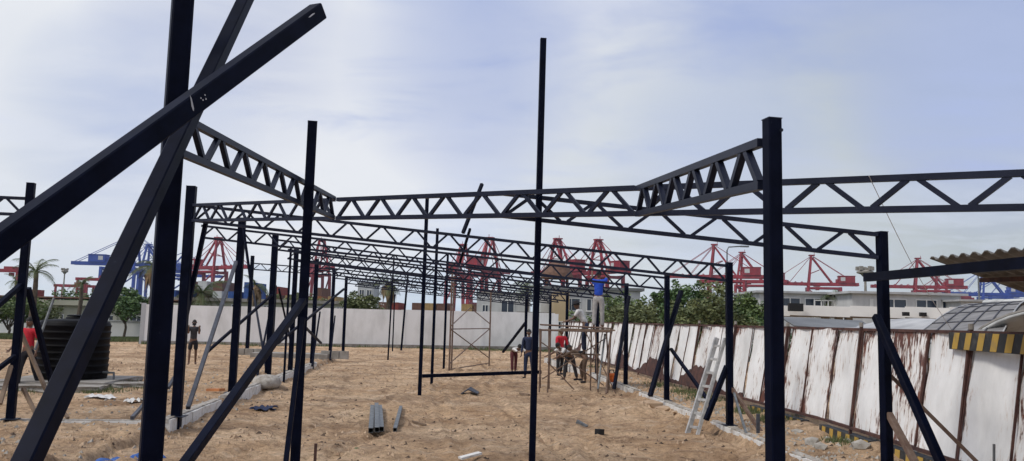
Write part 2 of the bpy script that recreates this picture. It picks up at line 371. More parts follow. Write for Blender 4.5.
def rust_fence_material(name, amount, seedv):
    m = bpy.data.materials.new(name); m.use_nodes = True
    nt = m.node_tree; nd, lk = nt.nodes, nt.links; b = nd['Principled BSDF']; b.inputs['Roughness'].default_value = 0.6
    t = nd.new('ShaderNodeTexCoord')
    def noise(scale, detail, st, off=0.0):
        mp = nd.new('ShaderNodeMapping'); mp.inputs['Scale'].default_value = st; mp.inputs['Location'].default_value = (seedv + off, seedv * 0.7, 0)
        lk.new(t.outputs['Object'], mp.inputs[0])
        n = nd.new('ShaderNodeTexNoise'); n.inputs['Scale'].default_value = scale; n.inputs['Detail'].default_value = detail; n.inputs['Roughness'].default_value = 0.65
        lk.new(mp.outputs[0], n.inputs['Vector']); return n.outputs['Fac']
    def mth(op, a, b_):
        x = nd.new('ShaderNodeMath'); x.operation = op; x.use_clamp = False
        for i, v in enumerate((a, b_)):
            if isinstance(v, (int, float)): x.inputs[i].default_value = v
            else: lk.new(v, x.inputs[i])
        return x.outputs[0]
    def ramp(f, st):
        r = nd.new('ShaderNodeValToRGB'); el = r.color_ramp.elements
        while len(el) < len(st): el.new(0.5)
        for e, (p, c) in zip(el, st): e.position = p; e.color = (*c, 1)
        lk.new(f, r.inputs[0]); return r.outputs[0]
    streak = noise(8.0, 9, (2.0, 2.4, 0.30)); blot = noise(1.1, 5, (1, 1, 0.7), 9.0)
    ed = nd.new('ShaderNodeAttribute'); ed.attribute_name = 'edge'
    s_ = mth('ADD', mth('ADD', mth('MULTIPLY', streak, 0.55), mth('MULTIPLY', blot, 0.45)), mth('MULTIPLY', ed.outputs['Fac'], 0.075))
    mask = ramp(s_, [(0.60 - amount, (0, 0, 0)), (0.635 - amount, (1, 1, 1))])
    halo = ramp(s_, [(0.55 - amount, (0, 0, 0)), (0.62 - amount, (0.45, 0.45, 0.45))])
    base = ramp(noise(1.5, 6, (1, 1, 0.5), 3.0), [(0.3, (0.60, 0.60, 0.58)), (0.6, (0.80, 0.80, 0.78))])
    rust = ramp(noise(14, 5, (1, 1, 0.5), 5.0), [(0.35, (0.045, 0.018, 0.016)), (0.65, (0.16, 0.05, 0.026))])
    x = nd.new('ShaderNodeMix'); x.data_type = 'RGBA'; lk.new(halo, x.inputs[0]); lk.new(base, x.inputs[6]); x.inputs[7].default_value = (0.42, 0.27, 0.16, 1)
    y = nd.new('ShaderNodeMix'); y.data_type = 'RGBA'; lk.new(mask, y.inputs[0]); lk.new(x.outputs[2], y.inputs[6]); lk.new(rust, y.inputs[7])
    lk.new(y.outputs[2], b.inputs['Base Color'])
    bp = nd.new('ShaderNodeBump'); bp.inputs['Strength'].default_value = 0.35; bp.inputs['Distance'].default_value = 0.03
    lk.new(noise(2.2, 3, (1, 1, 0.6), 1.0), bp.inputs['Height']); lk.new(bp.outputs[0], b.inputs['Normal'])
    return m
FENCE = [rust_fence_material('rusty_white_sheet_%s' % n, a, s) for n, a, s in (('light', -0.015, 1.3), ('mid', 0.012, 4.1), ('heavy', 0.075, 8.2))]
M['rust'] = mat('rusted_iron', (0.035, 0.016, 0.015), 0.85, col2=(0.10, 0.042, 0.030), scale=6)

M['stripe_black'] = mat('faded_black_paint', (0.022, 0.024, 0.024), 0.75, col2=(0.09, 0.085, 0.075), scale=7, lo=0.5, hi=0.75)
M['stripe_yellow'] = mat('faded_yellow_paint', (0.46, 0.29, 0.05), 0.75, col2=(0.30, 0.21, 0.08), scale=7, lo=0.45, hi=0.75)

# ------------------------------------------------------------------ ground
def vnoise(x, y, seed):
    xi = np.floor(x).astype(np.int64); yi = np.floor(y).astype(np.int64); xf = x - xi; yf = y - yi
    def h(a, b):
        n = (a * 374761393 + b * 668265263 + seed * 1442695041) & 0xffffffff
        n = ((n ^ (n >> 13)) * 1274126177) & 0xffffffff
        return ((n ^ (n >> 16)) & 0xffff) / 65535.0
    u = xf * xf * (3 - 2 * xf); v = yf * yf * (3 - 2 * yf)
    return (h(xi, yi) * (1 - u) + h(xi + 1, yi) * u) * (1 - v) + (h(xi, yi + 1) * (1 - u) + h(xi + 1, yi + 1) * u) * v
def fbm(x, y, seed, o=4):
    s = 0; a = 0.5
    for i in range(o):
        s = s + a * (vnoise(x, y, seed + i) - 0.5); x = x * 2.03 + 3.1; y = y * 2.03 + 1.7; a *= 0.55
    return s
def inside(x, y):
    """1 between the two rows of footings (the floor is dug a little lower)"""
    xl = -4.65 - 0.095 * y; xr = 5.22 - 0.068 * y
    def st(t): t = np.clip(t, 0, 1); return t * t * (3 - 2 * t)
    return st((x - xl - 0.02) / 0.16) * st((xr - 0.02 - x) / 0.16) * st((47 - y) / 3)
MOUNDS = [(-4.6, 9.9, 0.8, 0.4, 0.30), (-3.4, 9.6, 0.7, 0.4, 0.30), (-6.2, 10.3, 0.8, 0.4, 0.26), (-5.4, 12.3, 0.5, 0.3, 0.10), (-9.0, 18.2, 1.2, 0.4, 0.12), (-7.4, 23.5, 1.5, 0.7, 0.25), (-9.4, 26, 1.2, 0.8, 0.22),
          (3.0, 19.3, 0.7, 0.5, 0.24), (3.55, 16.9, 0.3, 0.5, 0.20), (2.9, 21.5, 0.6, 0.6, 0.12), (4.1, 13.2, 0.3, 0.5, 0.12), (-5.5, 26, 0.5, 0.9, 0.18), (-4.9, 22, .5, .7, .15),
          (6.0, 13.0, 0.6, 0.8, 0.16), (5.6, 10.5, 0.5, 0.6, 0.15), (5.9, 17, 0.5, 1.6, 0.14), (-2.0, 32, 2.5, 1.2, 0.12), (1.0, 27.5, 1.5, 1.0, 0.10), (-2.5, 25, 1.6, .8, .09)]
POSTB = [(-8.42, 14.2), (-12.15, 38.5), (-2.9, 21.9), (-2.6, 23.6), (-2.35, 26.5)]
def gz_np(x, y):
    ed = np.sqrt(x * x + (y - 20) ** 2)
    near = np.clip((70 - ed) / 25, 0, 1)
    z = fbm(x / 3.5, y / 3.5, 11, 3) * 0.20 + fbm(x / 0.9, y / 0.8, 23, 4) * 0.11 * (0.5 + vnoise(x / 2.4, y / 2.0, 77))
    rid = 1 - np.abs(fbm(x / 0.42, y / 0.30, 57, 3)) * 5
    z = z + np.clip(rid, -1, 1) * 0.016 + fbm(x / 0.22, y / 0.17, 91, 3) * 0.085
    for a0, b0, c0, ph in ((-1.2, 0.9, 6.0, 0.3), (0.35, 0.9, 6.0, 0.3), (-3.4, -0.12 * 10, 9.0, 1.2), (-2.0, -0.12 * 10, 9.0, 1.2), (1.9, 0.6, 5.0, 2.4)):
        dd = np.abs(x - (a0 + b0 * np.sin(y / c0 + ph)))
        z = z - 0.05 * np.exp(-(dd / 0.11) ** 2) * (0.7 + 0.3 * np.sign(np.sin(y * 38))) + 0.03 * np.exp(-((dd - 0.20) / 0.07) ** 2)
    pit = vnoise(x / 0.21 + 7, y / 0.30 + 3, 301)
    z = z - 0.032 * np.clip((pit - 0.72) / 0.12, 0, 1)
    for px_, py_ in POSTB:
        r2 = ((x - px_) ** 2 + (y - py_) ** 2)
        z = z + 0.075 * np.exp(-r2 / 0.05)
    for mx_, my_, sx, sy, h in MOUNDS:
        z = z + h * np.exp(-((x - mx_) / sx) ** 2 - ((y - my_) / sy) ** 2)
    return z * near - 0.17 * inside(x, y) - 0.03
def gz(x, y): return float(gz_np(np.array([float(x)]), np.array([float(y)]))[0])

def axis(segs):
    o = []
    for a, b, s in segs:
        n = max(1, int(round((b - a) / s))); o += list(np.linspace(a, b, n, endpoint=False))
    o.append(segs[-1][1]); return np.array(o)
xs = axis([(-1800, -400, 200), (-400, -60, 20), (-60, -16, 1.0), (-16, -8.5, 0.14), (-8.5, 8, 0.055), (8, 14, 0.3), (14, 60, 2), (60, 400, 20), (400, 1800, 200)])
ys = axis([(-300, -60, 60), (-60, 0, 4), (0, 9, 0.3), (9, 20, 0.055), (20, 32, 0.10), (32, 56, 0.25), (56, 100, 2), (100, 500, 25), (500, 1900, 200)])
X, Y = np.meshgrid(xs, ys)
Z = gz_np(X.ravel(), Y.ravel())
V = np.column_stack([X.ravel(), Y.ravel(), Z])
nx, ny = len(xs), len(ys)
ii = (np.arange(ny - 1)[:, None] * nx + np.arange(nx - 1)[None, :]).ravel()
Fc = np.column_stack([ii, ii + 1, ii + nx + 1, ii + nx])
me = bpy.data.meshes.new('ground')
me.vertices.add(len(V)); me.vertices.foreach_set('co', V.ravel())
me.loops.add(Fc.size); me.loops.foreach_set('vertex_index', Fc.ravel())
me.polygons.add(len(Fc)); me.polygons.foreach_set('loop_start', np.arange(0, Fc.size, 4)); me.polygons.foreach_set('loop_total', np.full(len(Fc), 4))
me.polygons.foreach_set('use_smooth', np.ones(len(Fc), bool))
me.update(calc_edges=True)
at_ = me.attributes.new('zone', 'FLOAT', 'POINT')
xr, yr = X.ravel(), Y.ravel()
zn = np.clip((yr - 51.5 - fbm(xr / 3, yr / 3, 5, 3) * 5) / 2.0, 0, 1)
at_.data.foreach_set('value', zn.astype(np.float32))
me.materials.append(M['sand'])
g = bpy.data.objects.new('ground', me); col.objects.link(g); g['kind'] = 'structure'
#PART2
# ------------------------------------------------------------------ boundary wall at the back
def lerp(a, b, t): return a + (b - a) * t
WA, WB = Vector((-21.6, 48.7, 0)), Vector((3.1, 55.2, 0))
wu = (WB - WA).normalized(); wn_ = Vector((-wu.y, wu.x, 0)); WL = (WB - WA).length
bw = empty('boundary_wall', (WA + WB) / 2, 'long white rendered boundary wall closing the back of the site', 'wall')
m = MB(); nb = 5
for i in range(nb):
    p, q = WA + wu * (WL * i / nb + 0.12), WA + wu * (WL * (i + 1) / nb - 0.12)
    h = 2.3 + 0.03 * i; c = (p + q) / 2
    mm = MB().box((c.x, c.y, h / 2 - 0.2), ((q - p).length, 0.18, h + 0.4), math.atan2(wu.y, wu.x)); mm.build('wall_bay', M['far_wall'], bw)
for i in range(nb + 1):
    c = WA + wu * (WL * i / nb)
    MB().box((c.x, c.y, 1.0), (0.235, 0.24, 2.75), math.atan2(wu.y, wu.x)).build('pier', M['grey_paint'] if i in (0,) else M['far_wall'], bw)
m = MB(); m.box(((WA + WB) / 2 + Vector((0, 0, 0.0))) + wn_ * -0.11, (WL, 0.03, 0.36), math.atan2(wu.y, wu.x)); m.build('plinth_stain', M['concrete'], bw)

# ------------------------------------------------------------------ leaning rusty sheet fence
FP = [(6.0, 4.0), (5.82, 9.0), (5.8, 15.5), (5.5, 20), (5.1, 26), (4.62, 33), (3.95, 43), (3.2, 54.5)]
def fence_pt(y):
    for (x0, y0), (x1, y1) in zip(FP, FP[1:]):
        if y <= y1: return Vector((lerp(x0, x1, (y - y0) / (y1 - y0)), y, 0))
    return Vector((FP[-1][0], y, 0))
fen = empty('sheet_metal_fence', fence_pt(15) , 'leaning white sheet metal fence streaked with rust along the right side', 'fence')
def fz(y): return 0.24 if y < 18 else lerp(0.24, 0.12, min(1, (y - 18) / 8))
def lean(y): return 0.27 if y < 22 else 0.34
y = 4.2; k = 0
while y < 54:
    w = 1.10; p, q = fence_pt(y), fence_pt(y + w)
    z0, z1 = fz(y), 1.88 + random.uniform(-0.02, 0.02)
    ln = lean(y) + random.uniform(-0.03, 0.03)
    mm = MB(); P = []; nu, nv = 8, 6
    for j in range(nv + 1):
        for i in range(nu + 1):
            t, v = i / nu, j / nv
            b = p.lerp(q, t * 0.985)
            dent = 0.018 * math.sin(t * 9 + k) * math.sin(v * 5 + k * 2) + 0.012 * math.sin(v * 11 + k)
            P.append((b.x + ln * v + dent + (0.014 if k % 2 else 0), b.y, lerp(z0, z1, v)))
    n = len(P); P += [(x + 0.01, yy, zz) for x, yy, zz in P]
    fs = []
    for j in range(nv):
        for i in range(nu):
            a = j * (nu + 1) + i; fs.append((a, a + nu + 1, a + nu + 2, a + 1)); fs.append((a + n, a + n + 1, a + n + nu + 2, a + n + nu + 1))
    mm.add(P, fs)
    amt = 2 if k % 5 == 2 else (0 if k % 3 == 0 else 1)
    sp_ = mm.build('sheet_panel', FENCE[amt], fen, smooth=True)
    ea = sp_.data.attributes.new('edge', 'FLOAT', 'POINT'); ev = []
    for _ in range(2):
        for j in range(nv + 1):
            for i in range(nu + 1): ev.append((1.0 if i in (0, nu) else 0.25 if i in (1, nu - 1) else 0) + (0.8 if j == nv else 0.5 if j == 0 else 0))
    ea.data.foreach_set('value', ev)
    # seam strip between two sheets
    MB().beam((p.x - 0.022, p.y, z0 - 0.02), (p.x + ln - 0.022, p.y, z1), 0.014 + 0.014 * (k % 2), 0.02).build('seam_strip', M['rust'], fen)
    if k % 3 == 0:
        MB().beam((p.x - 0.05, p.y + 0.05, -0.2), (p.x + ln * 1.03 - 0.05, p.y + 0.05, z1 + 0.05), 0.045).build('fence_post', M['rust'], fen)
        if y < 30: MB().tube([(p.x + ln * 1.03 - 0.05, p.y + 0.05, z1 + 0.045), (p.x + ln * 1.03 - 0.05, p.y + 0.05, z1 + 0.12)], 0.035, 8).build('post_bolt', M['concrete'], fen)
    if 18.5 < y < 34 or 44 < y < 52:   # eaten away rusty foot of the sheets
        hs = [0.02] + [max(0.05, 0.30 + 0.30 * math.sin(1.15 * (y + w * i / 6)) + random.uniform(-0.07, 0.07)) for i in range(1, 7)]
        ft = MB()
        for i in range(6):
            a, b = p.lerp(q, i / 6), p.lerp(q, (i + 1) / 6); h0, h1 = hs[i], hs[i + 1]; H = z1 - z0
            s0, s1 = ln * h0 / H, ln * h1 / H
            if i == 0: h0 = hs[1]; s0 = ln * h0 / H
            ft.add([(a.x - 0.03, a.y, z0 - 0.03), (b.x - 0.03, b.y, z0 - 0.03), (b.x - 0.03 + s1, b.y, z0 + h1), (a.x - 0.03 + s0, a.y, z0 + h0),
                    (a.x - 0.022, a.y, z0 - 0.03), (b.x - 0.022, b.y, z0 - 0.03), (b.x - 0.022 + s1, b.y, z0 + h1), (a.x - 0.022 + s0, a.y, z0 + h0)],
                   [(0, 3, 2, 1), (4, 5, 6, 7), (3, 7, 6, 2)])
        ft.build('rusted_foot', M['rust'], fen)
    y += w; k += 1
for (x0, y0), (x1, y1) in zip(FP[:-1], FP[1:]):
    a, b = Vector((x0, y0, 0)), Vector((x1, y1, 0))
    for z_, w, nm in ((1.885, 0.045, 'top_rail'), (0.0, 0.05, 'bottom_rail')):
        za = z_ or fz(y0) - 0.01; zb = z_ or fz(y1) - 0.01
        la, lb = (lean(y0), lean(min(y1, 21) if y1 < 22 else y1)) if z_ else (0, 0)
        MB().beam((a.x + la - 0.01, a.y, za), (b.x + lb - 0.01, b.y, zb), w).build(nm, M['rust'], fen)
# striped kerb under the fence
def stripes(a, b, z0, z1, th, n, slant=0.12, bk=None):
    """striped board from a to b with n yellow bars; board of two materials"""
    mm = MB(); a, b = Vector(a), Vector(b); u = (b - a); L = u.length; u.normalize(); nrm = Vector((-u.y, u.x, 0))
    if nrm.x > 0: nrm = -nrm
    c = (a + b) / 2
    mm.m = 0; mm.box((c.x, c.y, (z0 + z1) / 2), (L, th, z1 - z0), math.atan2(u.y, u.x)); mm.m = 1
    off = nrm * (th / 2 + 0.004)
    for i in range(n):
        s0 = L * (i + 0.25) / n; w = L / n * 0.46
        P = [a + u * s + off + Vector((0, 0, z)) for s, z in ((s0 + slant * 0, z0 + 0.006), (s0 + w, z0 + 0.006), (min(s0 + w + slant, L), z1 - 0.006), (min(s0 + slant, L), z1 - 0.006))]
        mm.quad(*P)
    return mm
for i, (ya, yb, lb) in enumerate(((9.2, 12.9, 'low black and yellow striped kerb stub under the fence nearest the camera'), (13.3, 15.4, 'short black and yellow striped kerb piece behind the tall right post'), (16.2, 19.0, 'broken black and yellow striped kerb piece among the pale rubble'))):
    a, b = fence_pt(ya), fence_pt(yb)
    mm = stripes((a.x + 0.02, a.y, 0), (b.x + 0.02, b.y, 0), -0.15, 0.15 - 0.02 * i, 0.16, int((yb - ya) / 0.32), -0.05)
    mm.build('striped_kerb', [M['stripe_black'], M['stripe_yellow']], label=lb, cat='kerb', group='striped kerb pieces under the fence')
pa, pb = at(953, 341, 11.3), at(1075, 343, 8.4)
mm = stripes((pa.x - .04, pa.y, 0), (pb.x - .04, pb.y, 0), pa.z - 0.11, pa.z + 0.12, 0.03, 8, 0.10)
mm.build('hazard_board', [M['stripe_black'], M['stripe_yellow']], label='black and yellow striped hazard board fixed along the fence top', cat='hazard board')

# ------------------------------------------------------------------ footings (low block strips)
def footing(pts, w, z0, z1, label, name='block_footing'):
    mm = MB()
    for (a, b) in zip(pts, pts[1:]):
        a = Vector((*a, 0)); b = Vector((*b, 0)); L = (b - a).length; u = (b - a) / L; n = max(1, int(L / 0.42)); rz = math.atan2(u.y, u.x)
        for i in range(n):
            c = a + u * (L * (i + 0.5) / n); j = random.uniform(-0.012, 0.012)
            mm.m = 0; mm.box((c.x + j, c.y, (z0 + z1) / 2 + random.uniform(-0.012, 0.008)), (L / n - 0.014, w, z1 - z0), rz + random.uniform(-0.01, 0.01))
        c = (a + b) / 2; mm.m = 1
        mm.box((c.x, c.y, z1 - 0.015), (L, w * 0.62, 0.075), rz)
        for i in range(int(L * 7)):
            c = a + u * random.uniform(0, L) + Vector((random.uniform(-.09, .09), 0, z1 + 0.02)); mm.rock(c, random.uniform(0.02, 0.05), 0.5)
    return mm.build(name, [M['white_block'], M['block_top']], label=label, cat='footing', group='low white block footings')
def rx(y): return 5.27 - 0.0695 * y
def lx(y): return -4.55 - 0.0985 * y
footing([(rx(7.5), 7.5), (rx(12.4), 12.4), (rx(16.6), 16.6)], 0.2, -0.32, 0.0, 'whitewashed block footing below the ladder and nearest right posts')
footing([(rx(17.0), 17.0), (rx(22.8), 22.8)], 0.22, -0.32, 0.02, 'whitewashed block footing behind the dark earth heap on the right')
footing([(rx(23.6), 23.6), (rx(31), 31)], 0.22, -0.3, 0.02, 'whitewashed block footing running behind the scaffold')
footing([(rx(31.8), 31.8), (1.9, 42)], 0.22, -0.3, 0.03, 'whitewashed block footing farthest back on the right')
footing([(lx(14.6), 14.6), (lx(18.2), 18.2)], 0.24, -0.32, 0.02, 'whitewashed block footing at the foot of the thick left post')
footing([(lx(18.8), 18.8), (lx(22.6), 22.6)], 0.24, -0.32, 0.04, 'whitewashed block footing beside the blue plastic sheet')
footing([(lx(23.6), 23.6), (lx(33.5), 33.5)], 0.26, -0.32, 0.02, 'whitewashed block footing farthest back on the left')
footing([(-15.5, 13.6), (-10.2, 14.1), (-6.25, 14.55)], 0.2, -0.2, -0.005, 'thin pale footing crossing in front of the water tank')

# ------------------------------------------------------------------ steel frame
STEEL = M['steel']
BAR = {}
def post(p, ztop, w, label, group, rot=0.0, zb=-0.35, leanxy=(0, 0), m=None, name='steel_post', plate=True):
    p = Vector(p); a = Vector((p.x, p.y, zb)); b = Vector((p.x + leanxy[0], p.y + leanxy[1], ztop))
    e = empty(name, (p.x, p.y, 0), label, 'post', group)
    mm = MB(); mm.beam(a, b, w, roll=rot, bev=w * 0.08); mm.build('shaft', m or STEEL, e)
    mm = MB(); mm.beam(b, b + (b - a).normalized() * 0.006, w * 1.02, roll=rot); mm.build('cap_plate', M['steel_worn'], e)
    if plate and zb > -0.4:
        mm = MB(); mm.box((p.x, p.y, 0.03), (w * 2.0, w * 2.0, 0.012), rot); mm.build('base_plate', M['steel_worn'], e)
    return e
def truss(a, b, label, group, depth=0.285, pitch=0.62, ch=0.052, wb=0.036, phase=0.0, sub=True):
    """flat truss: a, b = top chord ends"""
    a, b = Vector(a), Vector(b); L = (b - a).length; dz = Vector((0, 0, -depth))
    e = empty('roof_truss', (a + b) / 2 + dz, label, 'truss', group)
    MB().beam(a, b, ch).build('top_chord', M['truss_steel'], e); MB().beam(a + dz, b + dz, ch).build('bottom_chord', M['truss_steel'], e)
    n = max(1, round(L / pitch)); 
    key = None
    for i in range(n):
        for s in (0, 1):
            t0 = (i + 0.5 * s + 0.03) / n; t1 = (i + 0.5 * s + 0.47) / n
            p, q = a.lerp(b, t0), a.lerp(b, t1)
            lo, hi = (p + dz, q) if s == 0 else (q + dz, p)
            u = (hi - lo).normalized()
            MB().beam(lo + u * 0.028, hi - u * 0.028, wb).build('web_bar', M['truss_steel'], e)
    return e
def bar(a, b, w, label, name='steel_brace', m=None, cat='brace', group=None, h=None, rot=0.0, parts=True):
    mm = MB(); mm.beam(a, b, w, h, roll=rot, bev=min(w, h or w) * 0.06)
    return mm.build(name, m or STEEL, label=label, cat=cat, group=group)
def ext(a, b, ta, tb):
    """extend segment a-b by fractions beyond each end"""
    d = b - a; return a - d * ta, b + d * tb

GP = 'upright steel posts of the building frame'
# front left thick post with the two crossed beams
bigp = post((-2.62, 6.2, 0), 5.3, 0.155, 'thickest nearest steel post rising past the top of the picture behind crossed beams', GP, rot=0.5)
A0, A1 = at(-5, 246.5, 3.95), at(318, 11.5, 6.15)
A0, A1 = ext(A0, A1, 0.75, 0.0)
ba = empty('crossed_beam', (A0.x, A0.y, A0.z), 'front crossed beam slanting up to the right with a white scuff', 'beam', 'two loose beams crossed over the nearest post')
MB().beam(A0, A1, 0.115, 0.125, bev=0.008).build('box_section', M['steel'], ba)
ua = (A1 - A0).normalized()
side = ua.cross(Vector((0, 0, 1))).normalized(); upv = side.cross(ua).normalized()
def on_beam(px, py, f, w, h, rot=0):
    """thin patch on the camera-facing side of beam A near the pixel ray"""
    d = ray(px, py); o = Vector((0, 0, HC)); nrm = side if side.dot(d) < 0 else -side
    p0 = A0 + nrm * (0.0575 + f); t = (p0 - o).dot(nrm) / d.dot(nrm); c = o + d * t
    uu = ua * math.cos(rot) + upv * math.sin(rot); vv = upv * math.cos(rot) - ua * math.sin(rot)
    mm = MB(); pts = []
    for k_ in range(9):
        an = k_ / 9 * 6.283; pts.append(c + uu * (math.cos(an) * w / 2 * random.uniform(.7, 1.2)) + vv * (math.sin(an) * h / 2 * random.uniform(.7, 1.2)))
    mm.add(pts, [tuple(range(9))]); return mm
on_beam(192, 103, 0.003, 0.018, 0.10, -0.35).build('paint_scuff', M['scuff'], ba)
for q in ((201, 98), (205, 95), (203, 100), (206, 99)): on_beam(*q, 0.003, 0.012, 0.012).build('paint_fleck', M['scuff'], ba)
on_beam(312, 15, 0.003, 0.10, 0.012).build('end_scratch', M['scuff'], ba)
MB().beam(A1 - ua * 0.002, A1 + ua * 0.004, 0.085, 0.095).build('open_end_shade', M['dark'], ba)  # dark plate on the solid bar, painting the shade inside a hollow end
B0, B1 = at(27, 461, 4.0), at(249, -8, 7.0)
B0, B1 = ext(B0, B1, 0.33, 0.12)
bb = empty('crossed_beam', (B0.x, B0.y, B0.z), 'rear crossed beam slanting steeply up to the right, wide at its foot', 'beam', 'two loose beams crossed over the nearest post')
MB().beam(B0, B1, 0.10, 0.11, bev=0.008).build('box_section', M['steel'], bb)
MB().beam(B1, B1 + (B1 - B0).normalized() * 0.004, 0.08, 0.09).build('open_end_shade', M['dark'], bb)  # same painted shade of a hollow end on the rear beam

P308 = Vector((-2.56, 10.2, 0)); post(P308, 4.33, 0.118, 'tall plain steel post standing left of centre at the end of the left truss', GP, rot=0.25)
a, b = at(303, 301, 10.05), at(187, 461, 7.0); a, b = ext(a, b, 0.0, 0.42)
bar(a, b, 0.082, 'thick brace sloping down to the left from the tall left of centre post', group='steel braces propping the posts')
bar(at(303, 318, 10.1), ext(at(303, 318, 10.1), at(286, 461, 9.35), 0, .12)[1], 0.055, 'thin brace hugging the foot of the tall left of centre post', group='steel braces propping the posts')
post((1.67, 5.22, 0), 3.235, 0.094, 'nearest right steel post carrying the right hand trusses', GP, rot=0.22)
MB().tube([at(781.5, 130, 5.15), at(781.5, 130, 5.165)], 0.012, 10).build('bolt_hole', M['steel_worn'], [o for o in col.objects if o.name.startswith('steel_post')][-1])
post((4.60, 10.15, 0), 3.10, 0.112, 'right steel post in front of the rusty fence beside the corrugated canopy', GP, rot=0.3)
# middle tall prop
post(gnd(531.0, 492, -0.15), 5.48, 0.075, 'tall slim free standing post in the centre of the picture', GP, rot=0.1, leanxy=(0.035, 0.02))

ZL, ZR, D = 3.87, 3.04, 0.285
L_ = [(-5.97, 15.1), (-6.55, 19.8), (-6.85, 23.7), (-7.35, 28.0), (-7.65, 32.3), (-8.25, 38.3), (-8.7, 43.5)]
R_ = [(4.2, 15.8), (3.9, 20.5), (3.55, 25.2), (3.2, 30.2), (2.42, 35.0), (1.95, 40.0), (1.5, 45.0)]
LLAB = ['thick left steel post at the outer end of the first sloping truss', 'second post back in the left row, with a thin brace to its neighbour', 'third post back in the left row, rising from the footing end',
        'fourth post back in the left row, hidden behind the tall near post', 'fifth post back in the left row, by the footing end', 'sixth post back in the left row, on a small concrete pad', 'seventh post back, farthest of the left row']
RLAB = ['right row steel post beside the aluminium ladder', 'right row steel post between the ladder and the scaffold, braced on both sides', 'right row steel post just right of the scaffold',
        'right row steel post hidden behind the scaffold workers', 'slim right row post seen above the red shirted worker', 'slim right row post left of the scaffold top', 'farthest post of the right row']
for i, (p, lb) in enumerate(zip(L_, LLAB)):
    post((*p, 0), (4.22, 4.2, 4.22, 4.15, 4.1, 4.05, 4.0)[i], 0.165 if i < 3 else 0.15, lb, GP, rot=0.1)
for i, (p, lb) in enumerate(zip(R_, RLAB)):
    post((*p, 0), 3.10, 0.118 if i < 3 else 0.115, lb, GP, rot=0.1)
GT = 'steel lattice trusses of the roof'
TL = ['first sloping roof truss from the thick left post to the post by the ladder', 'second sloping roof truss, just behind the first', 'third sloping roof truss counted from the front',
      'fourth sloping roof truss counted from the front', 'fifth sloping roof truss counted from the front', 'sixth sloping roof truss counted from the front', 'rearmost sloping roof truss over the back of the site']
ZLS = (3.87, 4.0, 4.04, 4.0, 3.95, 3.92, 3.9)
for i, (l, r) in enumerate(zip(L_, R_)):
    truss((l[0] + 0.08 - (1.1 if i == 1 else 0), l[1] + (.1 if i == 1 else 0), ZLS[i]), (r[0] - 0.06, r[1], ZR), TL[i], GT)
truss((-7.1, 26.0, 3.95), (3.35, 27.7, 3.04), 'sloping roof truss squeezed between the third and fourth', GT)
truss((-8.0, 35.3, 3.95), (2.2, 37.5, 3.04), 'sloping roof truss squeezed between the fifth and sixth', GT)
truss((-8.9, 47.0, 3.9), (1.3, 48.8, 3.04), 'very last sloping roof truss in front of the boundary wall', GT)
# valley truss line from the thick left post to the right edge
VA, VB = Vector((-5.97, 15.1, 3.87)), Vector((5.7, 5.44, 3.11))
def vline(x): t = (x - VA.x) / (VB.x - VA.x); return VA.lerp(VB, t)
truss(vline(-5.88) , vline(-2.72), 'flat looking truss from the thick left post to the far corner of the left truss', GT)
truss(vline(-2.66), vline(1.36), 'front lattice truss crossing the picture between the two side trusses', GT, pitch=0.655, ch=0.058, wb=0.042)
truss(vline(1.42), VB, 'front lattice truss running out of the picture at the right edge', GT, pitch=0.85, ch=0.058, wb=0.046)
post((5.7, 5.4, 0), 3.2, 0.11, 'right post outside the picture carrying the end of the front truss', GP)
truss((-2.655, 6.30, 3.439), (-2.69, 12.25, 3.655), 'left side truss running away from the crossed beams', GT, pitch=0.68, ch=0.056, wb=0.045)
truss((1.625, 5.3, 3.10), (1.375, 8.95, 3.375), 'right side truss running away from the nearest right post', GT, pitch=0.64, ch=0.056, wb=0.048)
truss((-0.13, 10.30, 3.49), (4.54, 10.13, 3.065), 'short sloping truss from the front truss to the post by the canopy', GT, pitch=0.84, ch=0.05, wb=0.04)
# neighbouring frame at the left edge
post((-8.42, 14.2, 0), 4.07, 0.125, 'left edge steel post in front of the black water tank', GP, rot=0.2)
MB().tube([at(34, 193, 14.2), at(34.5, 207, 14.2)], 0.01, 6).build('wire_tie', M['cable'], None, label='short wire tie hanging by the top of the left edge post', cat='wire')
truss((-8.5, 14.2, 3.80), (-14.6, 13.7, 3.86), 'truss leaving the picture at the left edge above the tank', GT, pitch=0.7)
post((-14.65, 13.7, 0), 4.1, 0.12, 'post outside the left edge of the picture', GP)
post((-12.15, 38.5, 0), 4.6, 0.15, 'far left post on grey hollow blocks beyond the left row', GP)
post((-14.0, 49.0, 0), 3.6, 0.15, 'far left post close to the boundary wall', GP)
truss((-12.1, 38.5, 4.25), (-8.3, 39.5, 4.1), 'small high truss joining the far left post to the left row', GT)
post(gnd(284, 378, 0), 3.95, 0.06, 'slim pole standing beside the third post of the left row', GP, plate=False)

